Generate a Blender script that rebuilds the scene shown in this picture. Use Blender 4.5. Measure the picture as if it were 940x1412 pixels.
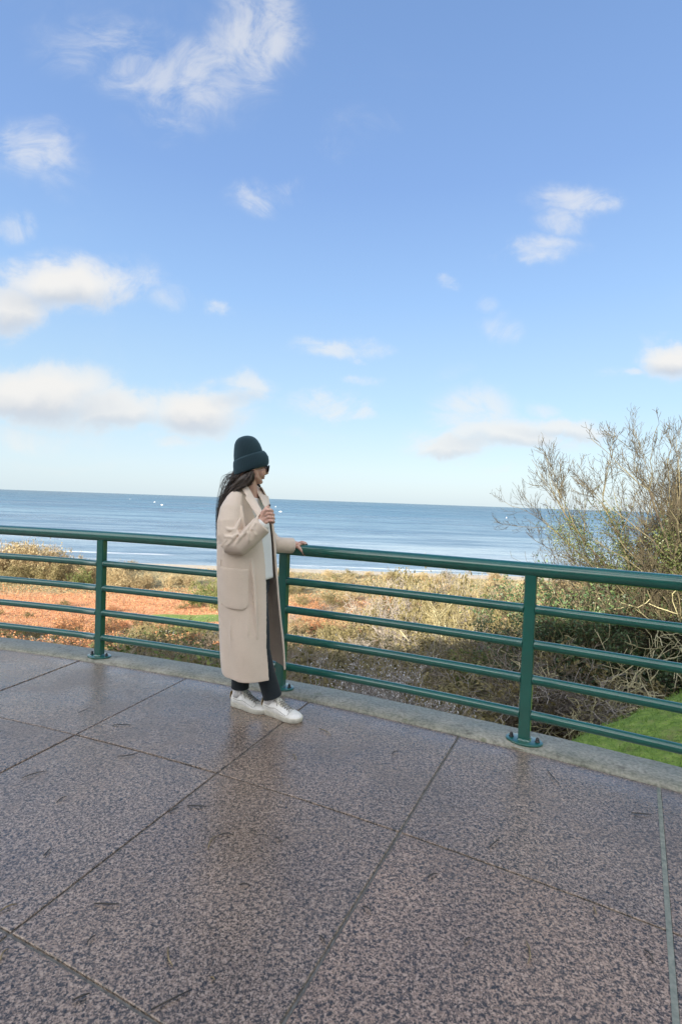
import bpy, math, random
import numpy as np
from mathutils import Vector, Matrix

R_ = math.radians
random.seed(7); rng = np.random.default_rng(7)
S = bpy.context.scene
for o in list(bpy.data.objects): bpy.data.objects.remove(o)
COL = S.collection

# ------------------------------------------------------------------ camera
EYE = 1.35; F = 700.0; ROLL = R_(2.03); PITCH = math.atan(15 / F)
cd = bpy.data.cameras.new('camera'); cam = bpy.data.objects.new('camera', cd); COL.objects.link(cam)
cd.sensor_fit = 'HORIZONTAL'; cd.sensor_width = 36; cd.lens = F / 940 * 36
cd.clip_start = 0.05; cd.clip_end = 90000
fw = Vector((0, math.cos(PITCH), -math.sin(PITCH))); up0 = Vector((0, math.sin(PITCH), math.cos(PITCH))); rt0 = Vector((1, 0, 0))
rt = rt0 * math.cos(ROLL) + up0 * math.sin(ROLL); up = up0 * math.cos(ROLL) - rt0 * math.sin(ROLL)
M = Matrix.Identity(4)
for i in range(3):
    M[i][0] = rt[i]; M[i][1] = up[i]; M[i][2] = -fw[i]
M[2][3] = EYE
cam.matrix_world = M
S.camera = cam

def ray(px, py):
    """world direction of the photograph's point (px, py); used to measure where things stand"""
    return rt * (px - 470) - up * (py - 706) + fw * F
def W(px, py, Y):
    d = ray(px, py); return Vector((0, 0, EYE)) + d * (Y / d.y)
def G(px, py, z=0.0):
    d = ray(px, py); return Vector((0, 0, EYE)) + d * ((z - EYE) / d.z)

# ------------------------------------------------------------------ light
SUN_EL = R_(16); SUN_AZ = R_(214)          # bearing of the sun clockwise from +Y (behind the viewer, to the left)
S.view_settings.view_transform = 'Standard'; S.view_settings.look = 'None'
S.view_settings.gamma = 1; S.view_settings.use_curve_mapping = False
S.view_settings.exposure = 1.80
S.render.engine = 'CYCLES'
S.cycles.max_bounces = 6; S.cycles.transparent_max_bounces = 4

def N(nt, t, **kw):
    n = nt.nodes.new(t)
    for k, v in kw.items():
        if k.startswith('in_'):
            key = k[3:]; key = int(key) if key.isdigit() else key.replace('_', ' ')
            n.inputs[key].default_value = v
        else: setattr(n, k, v)
    return n
def L(nt, a, b): nt.links.new(a, b)
def mth(nt, op, a, b=None, clamp=False):
    n = nt.nodes.new('ShaderNodeMath'); n.operation = op; n.use_clamp = clamp
    for i, v in enumerate((a, b)):
        if v is None: continue
        if isinstance(v, (int, float)): n.inputs[i].default_value = v
        else: nt.links.new(v, n.inputs[i])
    return n.outputs[0]
def vm(nt, op, a, b=None):
    n = nt.nodes.new('ShaderNodeVectorMath'); n.operation = op
    for i, v in enumerate((a, b)):
        if v is None: continue
        if isinstance(v, (tuple, list)): n.inputs[i].default_value = v
        else: nt.links.new(v, n.inputs[i])
    return n.outputs['Value'] if op in ('LENGTH', 'DOT_PRODUCT') else n.outputs[0]
def noise(nt, vec, scale, detail=4, rough=.5, col=False, dist=0.0):
    n = N(nt, 'ShaderNodeTexNoise'); n.inputs['Scale'].default_value = scale; n.inputs['Detail'].default_value = detail
    n.inputs['Roughness'].default_value = rough; n.inputs['Distortion'].default_value = dist
    if vec is not None: L(nt, vec, n.inputs['Vector'])
    return n.outputs['Color'] if col else n.outputs['Fac']
def ramp(nt, fac, stops, interp='LINEAR'):
    n = N(nt, 'ShaderNodeValToRGB'); cr = n.color_ramp; cr.interpolation = interp
    while len(cr.elements) > 1: cr.elements.remove(cr.elements[0])
    cr.elements[0].position = stops[0][0]; c = stops[0][1]; cr.elements[0].color = (*c, 1) if len(c) == 3 else c
    for p, c in stops[1:]:
        e = cr.elements.new(p); e.color = (*c, 1) if len(c) == 3 else c
    if not isinstance(fac, (int, float)): L(nt, fac, n.inputs[0])
    return n.outputs['Color']
def maprange(nt, v, a, b, c=0.0, d=1.0, smooth=True):
    n = N(nt, 'ShaderNodeMapRange'); n.interpolation_type = 'SMOOTHSTEP' if smooth else 'LINEAR'
    L(nt, v, n.inputs[0])
    for i, x in enumerate((a, b, c, d)): n.inputs[i + 1].default_value = x
    return n.outputs[0]
def mixc(nt, fac, a, b, mode='MIX'):
    n = N(nt, 'ShaderNodeMix'); n.data_type = 'RGBA'; n.blend_type = mode
    for s, v in ((n.inputs[0], fac), (n.inputs[6], a), (n.inputs[7], b)):
        if isinstance(v, (int, float)): s.default_value = v
        elif isinstance(v, (tuple, list)): s.default_value = (*v, 1) if len(v) == 3 else v
        else: L(nt, v, s)
    return n.outputs[2]

world = bpy.data.worlds.new('World'); S.world = world; world.use_nodes = True
nt = world.node_tree; nt.nodes.clear()
sky = N(nt, 'ShaderNodeTexSky', sky_type='NISHITA', sun_disc=False, sun_elevation=SUN_EL, sun_rotation=SUN_AZ,
        altitude=30, air_density=1.0, dust_density=1.2, ozone_density=1.6)
tc = N(nt, 'ShaderNodeTexCoord'); sep = N(nt, 'ShaderNodeSeparateXYZ'); L(nt, tc.outputs['Generated'], sep.inputs[0])
X, Yc, Z = sep.outputs
front = maprange(nt, Yc, 0.05, 0.25)
ys = mth(nt, 'MAXIMUM', Yc, 0.05)
comb = N(nt, 'ShaderNodeCombineXYZ'); L(nt, mth(nt, 'DIVIDE', X, ys), comb.inputs[0]); L(nt, mth(nt, 'DIVIDE', Z, ys), comb.inputs[1])
uv = comb.outputs[0]
# warp the outlines with turbulence
wc = noise(nt, uv, 5.0, 5, .6, col=True)
warp = vm(nt, 'MULTIPLY', vm(nt, 'SUBTRACT', wc, (.5, .5, .5)), (.16, .11, 0))
uvw = vm(nt, 'ADD', uv, warp)
def uvof(px, py):
    d = ray(px, py); return d.x / d.y, d.z / d.y
clouds = [  # px, py, rx, ry, density
 (350,45,66,85,.56),(290,95,75,60,.48),(205,100,80,50,.46),(250,140,85,50,.36),(140,60,100,50,.34),
 (50,210,62,48,.55),(20,312,28,20,.42),(75,255,40,25,.3),(120,300,60,40,.08),
 (95,388,100,44,1.0),(20,420,55,38,.95),(165,402,40,24,.62),(235,405,50,22,.34),(297,425,20,17,.55),
 (45,540,110,42,.98),(150,562,100,30,.86),(275,566,78,34,.95),(340,542,46,24,.62),(240,606,42,12,.5),(20,598,120,24,.4),(90,600,90,20,.3),
 (362,268,42,26,.48),(390,245,20,14,.4),(465,478,70,15,.56),(500,493,16,8,.4),(500,527,36,11,.38),(450,563,60,20,.56),(495,574,30,9,.48),
 (740,338,56,18,.52),(800,278,58,22,.55),(775,305,34,24,.45),(690,450,40,24,.42),(620,515,32,16,.25),(622,386,18,10,.4),(670,412,20,14,.3),
 (620,612,66,20,.80),(700,600,90,25,.80),(775,590,76,17,.74),(650,572,60,40,.55),(760,562,40,14,.42),(925,500,55,26,1.0),(860,516,26,9,.5),
 (500,180,50,30,.2),(470,200,26,16,.25),(430,600,70,8,.2),(690,647,34,7,.28),(625,634,40,7,.3),(100,640,200,10,.2),(900,470,30,12,.3),(180,10,200,30,.12)]
dens = maprange(nt, noise(nt, uv, 1.7, 4, .55), .50, .80, 0, .24); bot = None
for (cx, cy, rx, ry, st) in clouds:
    u, v = uvof(cx, cy)
    q = vm(nt, 'MULTIPLY', vm(nt, 'SUBTRACT', uvw, (u, v, 0)), (F / rx, F / ry, 1))
    f = maprange(nt, vm(nt, 'LENGTH', q), 1.55, 0.25, 0.0, st)
    dens = f if dens is None else mth(nt, 'MAXIMUM', dens, f)
    if st > .6:
        sp = N(nt, 'ShaderNodeSeparateXYZ'); L(nt, q, sp.inputs[0])
        b = mth(nt, 'MULTIPLY', f, maprange(nt, sp.outputs[1], 0.15, -0.7))
        bot = b if bot is None else mth(nt, 'MAXIMUM', bot, b)
mp = N(nt, 'ShaderNodeMapping'); mp.inputs['Scale'].default_value = (1, 1.35, 1); mp.inputs['Rotation'].default_value = (0, 0, R_(25)); L(nt, uv, mp.inputs[0])
n1 = noise(nt, mp.outputs[0], 8.0, 10, .66, dist=.9)
dd = mth(nt, 'ADD', dens, mth(nt, 'MULTIPLY', mth(nt, 'SUBTRACT', n1, .56), mth(nt, 'MINIMUM', mth(nt, 'MULTIPLY', dens, 4.5), 1.6)))
alpha = mth(nt, 'MULTIPLY', maprange(nt, dd, 0.0, 0.60, 0, .97), maprange(nt, dens, 0.05, .95, .16, 1.0, smooth=False))
alpha = mth(nt, 'MULTIPLY', alpha, front)
# bright broken cumulus added behind the viewer and overhead as fill light
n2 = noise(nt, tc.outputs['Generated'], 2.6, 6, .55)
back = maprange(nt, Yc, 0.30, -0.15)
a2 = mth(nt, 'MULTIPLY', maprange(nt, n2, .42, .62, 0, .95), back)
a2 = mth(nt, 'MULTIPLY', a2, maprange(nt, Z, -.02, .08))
ccol = ramp(nt, bot, [(0.0, (.86, .85, .83)), (.5, (.72, .74, .765)), (1.0, (.52, .58, .67))])
CL = 1.0
ccs = N(nt, 'ShaderNodeVectorMath', operation='SCALE'); L(nt, ccol, ccs.inputs[0]); ccs.inputs['Scale'].default_value = 3.05 * CL
# Sky strength 0.1; clouds are given in the same units
skyc = sky.outputs[0]
hs = N(nt, 'ShaderNodeHueSaturation'); hs.inputs['Saturation'].default_value = .93; hs.inputs['Value'].default_value = 1.0; L(nt, skyc, hs.inputs['Color'])
grad = ramp(nt, Z, [(0.0, (.64, .76, .83)), (.06, (.60, .74, .84)), (.18, (.44, .64, .83)), (.36, (.30, .50, .83)), (.52, (.215, .375, .72)), (.72, (.165, .30, .60)), (1, (.12, .22, .5))])
gsc = N(nt, 'ShaderNodeVectorMath', operation='SCALE'); L(nt, grad, gsc.inputs[0]); gsc.inputs['Scale'].default_value = 3.22
skym = mixc(nt, .88, hs.outputs[0], gsc.outputs[0])
c1 = mixc(nt, alpha, skym, ccs.outputs[0])
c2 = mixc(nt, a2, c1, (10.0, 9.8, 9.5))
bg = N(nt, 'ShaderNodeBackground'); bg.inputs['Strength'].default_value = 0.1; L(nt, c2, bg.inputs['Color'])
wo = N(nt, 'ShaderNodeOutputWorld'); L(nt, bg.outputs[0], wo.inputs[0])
world.cycles.sampling_method = 'MANUAL'; world.cycles.sample_map_resolution = 1024

sd = bpy.data.lights.new('sun', 'SUN'); sd.energy = 4.2; sd.angle = R_(0.6); sd.color = (1, .90, .76)
sun = bpy.data.objects.new('sun', sd); COL.objects.link(sun)
sdir = Vector((math.sin(SUN_AZ) * math.cos(SUN_EL), math.cos(SUN_AZ) * math.cos(SUN_EL), math.sin(SUN_EL)))
sun.rotation_euler = sdir.to_track_quat('Z', 'Y').to_euler(); sun.location = sdir * 100

# ------------------------------------------------------------------ mesh helpers
class MB:
    def __init__(s): s.v = []; s.f = []; s.m = []; s.cur = 0
    def add(s, vs, fs):
        b = len(s.v); s.v += [tuple(v) for v in vs]; s.f += [tuple(b + i for i in f) for f in fs]; s.m += [s.cur] * len(fs)
    def box(s, c, size, rz=0, rx=0):
        h = [x / 2 for x in size]; m = Matrix.Rotation(rz, 3, 'Z') @ Matrix.Rotation(rx, 3, 'X'); c = Vector(c)
        vs = [c + m @ Vector((sx * h[0], sy * h[1], sz * h[2])) for sx in (-1, 1) for sy in (-1, 1) for sz in (-1, 1)]
        s.add(vs, [(0, 1, 3, 2), (4, 6, 7, 5), (0, 4, 5, 1), (2, 3, 7, 6), (0, 2, 6, 4), (1, 5, 7, 3)])
    def tube(s, pts, rad, n=8, caps=True, round_ends=False):
        pts = [Vector(p) for p in pts]
        if isinstance(rad, (int, float)): rad = [rad] * len(pts)
        if round_ends:
            a = (pts[0] - pts[1]).normalized(); b = (pts[-1] - pts[-2]).normalized(); r0 = rad[0]; r1 = rad[-1]
            pre = [(pts[0] + a * r0 * math.sin(t), r0 * math.cos(t)) for t in (1.45, 1.1, .6)]
            post = [(pts[-1] + b * r1 * math.sin(t), r1 * math.cos(t)) for t in (.6, 1.1, 1.45)]
            pts = [p for p, _ in pre] + pts + [p for p, _ in post]; rad = [r for _, r in pre] + list(rad) + [r for _, r in post]
        base = len(s.v); u = None
        for i, p in enumerate(pts):
            t = (pts[min(i + 1, len(pts) - 1)] - pts[max(i - 1, 0)])
            if t.length < 1e-9: t = Vector((0, 0, 1))
            t.normalize()
            if u is None:
                u = t.cross(Vector((0, 0, 1)) if abs(t.z) < .9 else Vector((1, 0, 0))).normalized()
            else:
                u = (u - t * u.dot(t)).normalized()
            w = t.cross(u)
            for k in range(n):
                a = 2 * math.pi * k / n; s.v.append(tuple(p + (u * math.cos(a) + w * math.sin(a)) * rad[i]))
        for i in range(len(pts) - 1):
            for k in range(n):
                s.f.append((base + i * n + k, base + i * n + (k + 1) % n, base + (i + 1) * n + (k + 1) % n, base + (i + 1) * n + k)); s.m.append(s.cur)
        if caps:
            s.f.append(tuple(base + k for k in reversed(range(n)))); s.m.append(s.cur)
            e = base + (len(pts) - 1) * n; s.f.append(tuple(e + k for k in range(n))); s.m.append(s.cur)
    def loft(s, rings, closed=True, caps=True):
        base = len(s.v); n = len(rings[0])
        for r in rings: s.v += [tuple(p) for p in r]
        for i in range(len(rings) - 1):
            for k in range(n if closed else n - 1):
                k2 = (k + 1) % n
                s.f.append((base + i * n + k, base + i * n + k2, base + (i + 1) * n + k2, base + (i + 1) * n + k)); s.m.append(s.cur)
        if caps and closed:
            s.f.append(tuple(base + k for k in reversed(range(n)))); s.m.append(s.cur)
            e = base + (len(rings) - 1) * n; s.f.append(tuple(e + k for k in range(n))); s.m.append(s.cur)
    def ell(s, c, ax, nu=20, nv=12):
        """ellipsoid: centre, three axis vectors"""
        c = Vector(c); a, b, d = [Vector(x) for x in ax]; rings = []
        for j in range(nv + 1):
            t = -math.pi / 2 + math.pi * j / nv; t = max(min(t, 1.52), -1.52)
            rings.append([c + d * math.sin(t) + (a * math.cos(2 * math.pi * k / nu) + b * math.sin(2 * math.pi * k / nu)) * math.cos(t) for k in range(nu)])
        s.loft(rings)
    def build(s, name, mats, parent=None, smooth=True):
        me = bpy.data.meshes.new(name); me.from_pydata(s.v, [], s.f)
        if not isinstance(mats, (list, tuple)): mats = [mats]
        for m in mats: me.materials.append(m)
        if len(mats) > 1: me.polygons.foreach_set('material_index', s.m)
        if smooth: me.polygons.foreach_set('use_smooth', [True] * len(me.polygons))
        me.update()
        o = bpy.data.objects.new(name, me); COL.objects.link(o)
        if parent: o.parent = parent; o.matrix_parent_inverse = Matrix.Translation(-Vector(parent.location)) if not parent.rotation_euler.z else parent.matrix_basis.inverted()
        return o
def npmesh(name, V, Fq, mats, midx=None, smooth=False, parent=None):
    me = bpy.data.meshes.new(name); V = np.asarray(V, np.float32); Fq = np.asarray(Fq, np.int32); n, k = Fq.shape
    me.vertices.add(len(V)); me.vertices.foreach_set('co', V.ravel())
    me.loops.add(n * k); me.loops.foreach_set('vertex_index', Fq.ravel())
    me.polygons.add(n); me.polygons.foreach_set('loop_start', np.arange(0, n * k, k, dtype=np.int32))
    for m in (mats if isinstance(mats, (list, tuple)) else [mats]): me.materials.append(m)
    if midx is not None: me.polygons.foreach_set('material_index', np.asarray(midx, np.int32))
    me.polygons.foreach_set('use_smooth', np.full(n, smooth)); me.update(calc_edges=True); me.validate()
    o = bpy.data.objects.new(name, me); COL.objects.link(o)
    if parent: o.parent = parent
    return o
def tag(o, label=None, cat=None, group=None, kind=None):
    if label: o['label'] = label
    if cat: o['category'] = cat
    if group: o['group'] = group
    if kind: o['kind'] = kind
    return o
def empty(name, loc=(0, 0, 0), rz=0):
    o = bpy.data.objects.new(name, None); COL.objects.link(o); o.location = loc; o.rotation_euler.z = rz; o.empty_display_size = .2; return o
def shade_auto(o, ang=35):
    pass
def mod(o, t, **kw):
    m = o.modifiers.new(t.lower(), t)
    for k, v in kw.items(): setattr(m, k, v)
    return m

# ------------------------------------------------------------------ materials
def pm(name, col=(.5, .5, .5), rough=.6, **kw):
    m = bpy.data.materials.new(name); m.use_nodes = True; b = m.node_tree.nodes['Principled BSDF']
    b.inputs['Base Color'].default_value = (*col, 1); b.inputs['Roughness'].default_value = rough
    for k, v in kw.items(): b.inputs[k.replace('_', ' ')].default_value = v
    return m, m.node_tree, b
def bump(nt, b, h, strength=.3, dist=.01):
    n = N(nt, 'ShaderNodeBump'); n.inputs['Strength'].default_value = strength; n.inputs['Distance'].default_value = dist
    L(nt, h, n.inputs['Height']); L(nt, n.outputs[0], b.inputs['Normal']); return n
def oc(nt): return N(nt, 'ShaderNodeTexCoord').outputs['Object']
def geo(nt): return N(nt, 'ShaderNodeNewGeometry')
def noisy(name, c1, c2, scale, rough=.8, detail=4, bs=.3, bd=.01, lo=.35, hi=.65, **kw):
    m, nt, b = pm(name, c1, rough, **kw); v = oc(nt); f = noise(nt, v, scale, detail, .6)
    L(nt, ramp(nt, f, [(lo, c1), (hi, c2)]), b.inputs['Base Color'])
    if bs: bump(nt, b, f, bs, bd)
    return m

# granite: flamed pinkish slabs, wet film
m_gran, nt, b = pm('wet_granite', (.3, .22, .2), .45)
v = oc(nt); g = geo(nt); isl = g.outputs['Random Per Island']
f1 = noise(nt, v, 74, 6, .68); f4 = noise(nt, v, 420, 3, .8)
wv_ = vm(nt, 'ADD', v, vm(nt, 'MULTIPLY', vm(nt, 'SUBTRACT', noise(nt, v, 150, 3, .6, col=True), (.5, .5, .5)), (.012, .012, .0)))
vo = N(nt, 'ShaderNodeTexVoronoi'); vo.inputs['Scale'].default_value = 230; L(nt, wv_, vo.inputs['Vector']); sv = N(nt, 'ShaderNodeSeparateColor'); L(nt, vo.outputs['Color'], sv.inputs[0]); f2 = sv.outputs[0]; f3 = noise(nt, v, 1.6, 4, .55)
mixf = mth(nt, 'ADD', mth(nt, 'MULTIPLY', f1, .76), mth(nt, 'MULTIPLY', f2, .24))
base = ramp(nt, mixf, [(.34, (.034, .033, .031)), (.43, (.078, .070, .060)), (.475, (.16, .125, .097)), (.54, (.285, .212, .158)), (.65, (.43, .345, .27))])
tint = ramp(nt, isl, [(0, (.86, .88, .91)), (.35, (1.03, 1.01, 1)), (.7, (.93, .90, .88)), (1, (1.06, .98, .92))])
base = mixc(nt, 1.0, base, tint, 'MULTIPLY'); base = mixc(nt, 1.0, base, ramp(nt, f4, [(.3, (.62, .64, .68)), (.5, (1, 1, 1)), (.7, (1.35, 1.3, 1.25))]), 'MULTIPLY')
st = ramp(nt, f3, [(.35, (.80, .80, .82)), (.62, (1.08, 1.06, 1.04))]); base = mixc(nt, 1.0, base, st, 'MULTIPLY')
L(nt, base, b.inputs['Base Color'])
wet = noise(nt, v, 2.3, 4, .6)
L(nt, maprange(nt, wet, .35, .65, .22, .40), b.inputs['Roughness'])
b.inputs['Specular IOR Level'].default_value = .22; b.inputs['Coat Weight'].default_value = 1.0; b.inputs['Coat IOR'].default_value = 1.42
L(nt, maprange(nt, wet, .38, .62, .09, .32), b.inputs['Coat Roughness'])
hgt = mth(nt, 'ADD', mth(nt, 'MULTIPLY', noise(nt, v, 85, 3, .6), 1.0), mth(nt, 'MULTIPLY', noise(nt, v, 18, 3, .5), .8))
bm_ = bump(nt, b, hgt, .36, .005); L(nt, bm_.outputs[0], b.inputs['Coat Normal'])

m_mortar = noisy('joint_mortar', (.10, .095, .085), (.19, .185, .16), 60, .7, bs=.5)
m_mort_g = noisy('mossy_mortar', (.15, .17, .14), (.26, .27, .22), 40, .8, bs=.4)
# kerb concrete
m_kerb, nt, b = pm('kerb_concrete', (.3, .3, .27), .55)
v = oc(nt); k1 = noise(nt, v, 3.2, 6, .65); k2 = noise(nt, v, 55, 4, .6)
bc = ramp(nt, k1, [(.3, (.10, .115, .08)), (.46, (.22, .225, .175)), (.55, (.31, .30, .245)), (.68, (.44, .42, .35))])
bc = mixc(nt, .45, bc, ramp(nt, k2, [(.35, (.11, .11, .08)), (.6, (.42, .40, .32))])); k3 = noise(nt, v, 11, 6, .7); bc = mixc(nt, maprange(nt, k3, .56, .68, 0, .7), bc, (.10, .095, .07)); bc = mixc(nt, maprange(nt, noise(nt, v, 6.5, 5, .7), .60, .70, 0, .6), bc, (.11, .13, .05))
L(nt, bc, b.inputs['Base Color'])
L(nt, maprange(nt, k1, .3, .7, .35, .7), b.inputs['Roughness']); bump(nt, b, mth(nt, 'ADD', k2, k1), .35, .008)

# green gloss paint
m_green, nt, b = pm('green_gloss_paint', (.004, .075, .062), .30, Coat_Weight=1.0, Coat_Roughness=.06)
v = oc(nt); q = noise(nt, v, 9, 5, .6); L(nt, ramp(nt, q, [(.3, (.001, .080, .058)), (.7, (.002, .104, .076))]), b.inputs['Base Color'])
b.inputs['Roughness'].default_value = .28
m_bolt = noisy('black_bolt_cap', (.01, .012, .012), (.03, .03, .03), 60, .35)

# terrain
m_ground, nt, b = pm('coastal_ground', (.1, .1, .05), .95)
v = oc(nt); sp = N(nt, 'ShaderNodeSeparateXYZ'); L(nt, v, sp.inputs[0]); gx, gy, gz = sp.outputs
nA = noise(nt, v, .045, 6, .62); nB = noise(nt, v, .6, 6, .65); nC = noise(nt, v, 4.5, 5, .65)
warpv = mth(nt, 'MULTIPLY', mth(nt, 'SUBTRACT', nA, .5), 46)
gyw = mth(nt, 'ADD', gy, warpv)
scrub = ramp(nt, nB, [(.32, (.045, .040, .018)), (.47, (.105, .075, .036)), (.58, (.10, .105, .035)), (.70, (.20, .15, .07))])
rust = ramp(nt, nB, [(.30, (.33, .15, .06)), (.48, (.50, .22, .10)), (.62, (.60, .32, .16)), (.74, (.45, .32, .14))])
dune = ramp(nt, nB, [(.30, (.15, .13, .06)), (.5, (.27, .225, .115)), (.7, (.40, .34, .19))])
sand = ramp(nt, nB, [(.3, (.36, .31, .24)), (.7, (.47, .42, .33))])
grass = ramp(nt, nC, [(.30, (.08, .15, .02)), (.48, (.15, .24, .035)), (.60, (.22, .31, .055)), (.72, (.34, .35, .11))])
leftw = maprange(nt, mth(nt, 'ADD', gx, warpv), 42, -38)
c = mixc(nt, mth(nt, 'MULTIPLY', maprange(nt, gyw, 104, 118), leftw), scrub, rust)
c = mixc(nt, mth(nt, 'MULTIPLY', maprange(nt, gyw, 84, 112), maprange(nt, noise(nt, v, .08, 3), .45, .6, 0, .75)), c, rust)
c = mixc(nt, maprange(nt, gyw, 176, 196), c, dune)
c = mixc(nt, maprange(nt, gy, 262, 270), c, sand)
# mown lawn to the right, below the terrace, and the green by the pond
att = N(nt, 'ShaderNodeAttribute'); att.attribute_name = 'lawn'
grass = mixc(nt, maprange(nt, noise(nt, v, 1.3, 5, .7), .50, .66, 0, .75), grass, (.20, .19, .07)); grass = mixc(nt, maprange(nt, noise(nt, v, 9, 5, .75), .54, .66, 0, .8), grass, (.045, .085, .018))
c = mixc(nt, maprange(nt, mth(nt, 'ADD', att.outputs['Fac'], mth(nt, 'MULTIPLY', mth(nt, 'SUBTRACT', nC, .5), .7)), .35, .6), c, grass)
L(nt, c, b.inputs['Base Color']); bump(nt, b, mth(nt, 'ADD', nC, mth(nt, 'MULTIPLY', nB, 3)), .7, .15)

# sea
m_sea, nt, b = pm('sea_water', (.03, .09, .15), .30, IOR=1.33)
v = oc(nt); sp = N(nt, 'ShaderNodeSeparateXYZ'); L(nt, v, sp.inputs[0]); sy = sp.outputs[1]
mp = N(nt, 'ShaderNodeMapping'); mp.inputs['Scale'].default_value = (.25, 1, 1); L(nt, v, mp.inputs[0]); vs = mp.outputs[0]
w1 = noise(nt, vs, .0042, 6, .62); w2 = noise(nt, vs, .05, 5, .6); w3 = noise(nt, vs, .35, 4, .6)
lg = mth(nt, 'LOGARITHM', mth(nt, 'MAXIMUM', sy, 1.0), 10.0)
deep = ramp(nt, maprange(nt, lg, 2.40, 4.4, 0, 1, smooth=False), [(0, (.30, .36, .40)), (.10, (.22, .30, .36)), (.24, (.13, .215, .285)), (.42, (.080, .165, .235)), (.62, (.055, .13, .19)), (1, (.075, .14, .18))])  # paler inshore: suspended sand plus low-sky reflection painted into the colour
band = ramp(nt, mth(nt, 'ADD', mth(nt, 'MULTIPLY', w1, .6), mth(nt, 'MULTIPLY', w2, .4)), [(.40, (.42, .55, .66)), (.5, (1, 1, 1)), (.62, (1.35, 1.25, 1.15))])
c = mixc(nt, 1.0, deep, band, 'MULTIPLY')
# breaking-wave lines close to the shore
wv = mth(nt, 'ADD', sy, mth(nt, 'MULTIPLY', mth(nt, 'SUBTRACT', noise(nt, vs, .012, 4), .5), 60))
mp2 = N(nt, 'ShaderNodeMapping'); mp2.inputs['Scale'].default_value = (.10, 1, 1); L(nt, v, mp2.inputs[0])
c = mixc(nt, 1.0, c, ramp(nt, noise(nt, mp2.outputs[0], .016, 6, .7), [(.40, (.62, .72, .80)), (.50, (1, 1, 1)), (.60, (1.30, 1.22, 1.15))]), 'MULTIPLY')
ln = mth(nt, 'SINE', mth(nt, 'MULTIPLY', wv, .21))
foam = mth(nt, 'MULTIPLY', maprange(nt, ln, .80, .97), maprange(nt, noise(nt, vs, .03, 4), .46, .56))
foam = mth(nt, 'MULTIPLY', mth(nt, 'MULTIPLY', foam, .55), maprange(nt, sy, 430, 330))
edge = maprange(nt, mth(nt, 'ADD', sy, mth(nt, 'MULTIPLY', mth(nt, 'SUBTRACT', w2, .5), 24)), 290, 281)
foam = mth(nt, 'MAXIMUM', foam, edge)
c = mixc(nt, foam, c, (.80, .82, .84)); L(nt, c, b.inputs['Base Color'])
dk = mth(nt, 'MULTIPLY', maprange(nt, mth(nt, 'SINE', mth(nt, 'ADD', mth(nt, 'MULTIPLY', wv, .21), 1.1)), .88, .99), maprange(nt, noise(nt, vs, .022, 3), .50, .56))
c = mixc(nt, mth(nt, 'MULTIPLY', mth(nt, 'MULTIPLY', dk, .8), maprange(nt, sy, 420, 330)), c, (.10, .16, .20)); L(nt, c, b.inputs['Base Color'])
L(nt, maprange(nt, w1, .35, .65, .24, .42), b.inputs['Roughness'])
bump(nt, b, mth(nt, 'ADD', w2, w3), .9, 2.2)

# person
def cloth(name, col, col2, scale=220, rough=.92, sheen=.3, bs=.25):
    m, nt, b = pm(name, col, rough, Sheen_Weight=sheen); v = oc(nt)
    f = noise(nt, v, scale, 4, .7); f2 = noise(nt, v, 9, 4, .55)
    L(nt, mixc(nt, .35, ramp(nt, f, [(.3, col2), (.7, col)]), ramp(nt, f2, [(.35, col2), (.65, col)])), b.inputs['Base Color'])
    bump(nt, b, mth(nt, 'ADD', f, mth(nt, 'MULTIPLY', f2, 3)), bs, .004); return m
m_coat = cloth('beige_wool', (.74, .61, .49), (.62, .505, .40))
m_lining = cloth('coat_inside', (.40, .35, .31), (.33, .29, .26))
m_trs = cloth('dark_trousers', (.012, .020, .026), (.006, .011, .015), 300, .85, .1)
m_shirt = cloth('white_knit', (.80, .78, .74), (.70, .68, .64), 160)
m_sock = cloth('white_sock', (.75, .73, .72), (.62, .60, .60), 260)
m_shoe = noisy('white_leather', (.84, .82, .77), (.72, .70, .64), 30, .45, bs=.15, bd=.003)
m_sole = noisy('off_white_rubber', (.62, .59, .50), (.48, .45, .37), 24, .6, bs=.2, bd=.003)
m_gold = noisy('gold_leather', (.52, .36, .15), (.42, .28, .11), 40, .4, bs=.1)
m_lace = noisy('grey_lace', (.28, .26, .22), (.18, .17, .15), 90, .8)
m_scuff = noisy('dark_scuff', (.16, .15, .13), (.30, .28, .25), 90, .8)
m_black = noisy('black_plastic', (.008, .008, .01), (.014, .014, .016), 50, .18, bs=0)
m_lens, nt, b = pm('dark_lens', (.01, .012, .016), .06)
m_skin, nt, b = pm('skin', (.60, .36, .27), .5, Subsurface_Weight=.12, Subsurface_Scale=.01)
b.inputs['Subsurface Radius'].default_value = (1, .35, .2)
v = oc(nt); L(nt, ramp(nt, noise(nt, v, 40, 4), [(.3, (.55, .31, .23)), (.7, (.64, .40, .31))]), b.inputs['Base Color'])
m_hair, nt, b = pm('dark_brown_hair', (.05, .035, .026), .42)
L(nt, ramp(nt, geo(nt).outputs['Random Per Island'], [(0, (.022, .016, .013)), (.6, (.06, .042, .030)), (1, (.12, .085, .062))]), b.inputs['Base Color'])
m_knit, nt, b = pm('bottle_green_knit', (.01, .035, .04), .95, Sheen_Weight=.25)
b.inputs['Sheen Tint'].default_value = (.4, .7, .8, 1)
uvn = N(nt, 'ShaderNodeAttribute'); uvn.attribute_name = 'rib'
rb = mth(nt, 'SINE', mth(nt, 'MULTIPLY', uvn.outputs['Fac'], 2 * math.pi * 62))
v = oc(nt); k = mth(nt, 'ADD', mth(nt, 'MULTIPLY', rb, .35), noise(nt, v, 260, 3))
L(nt, ramp(nt, k, [(.1, (.008, .024, .034)), (.9, (.013, .038, .050))]), b.inputs['Base Color']); bump(nt, b, k, .35, .003)

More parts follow.
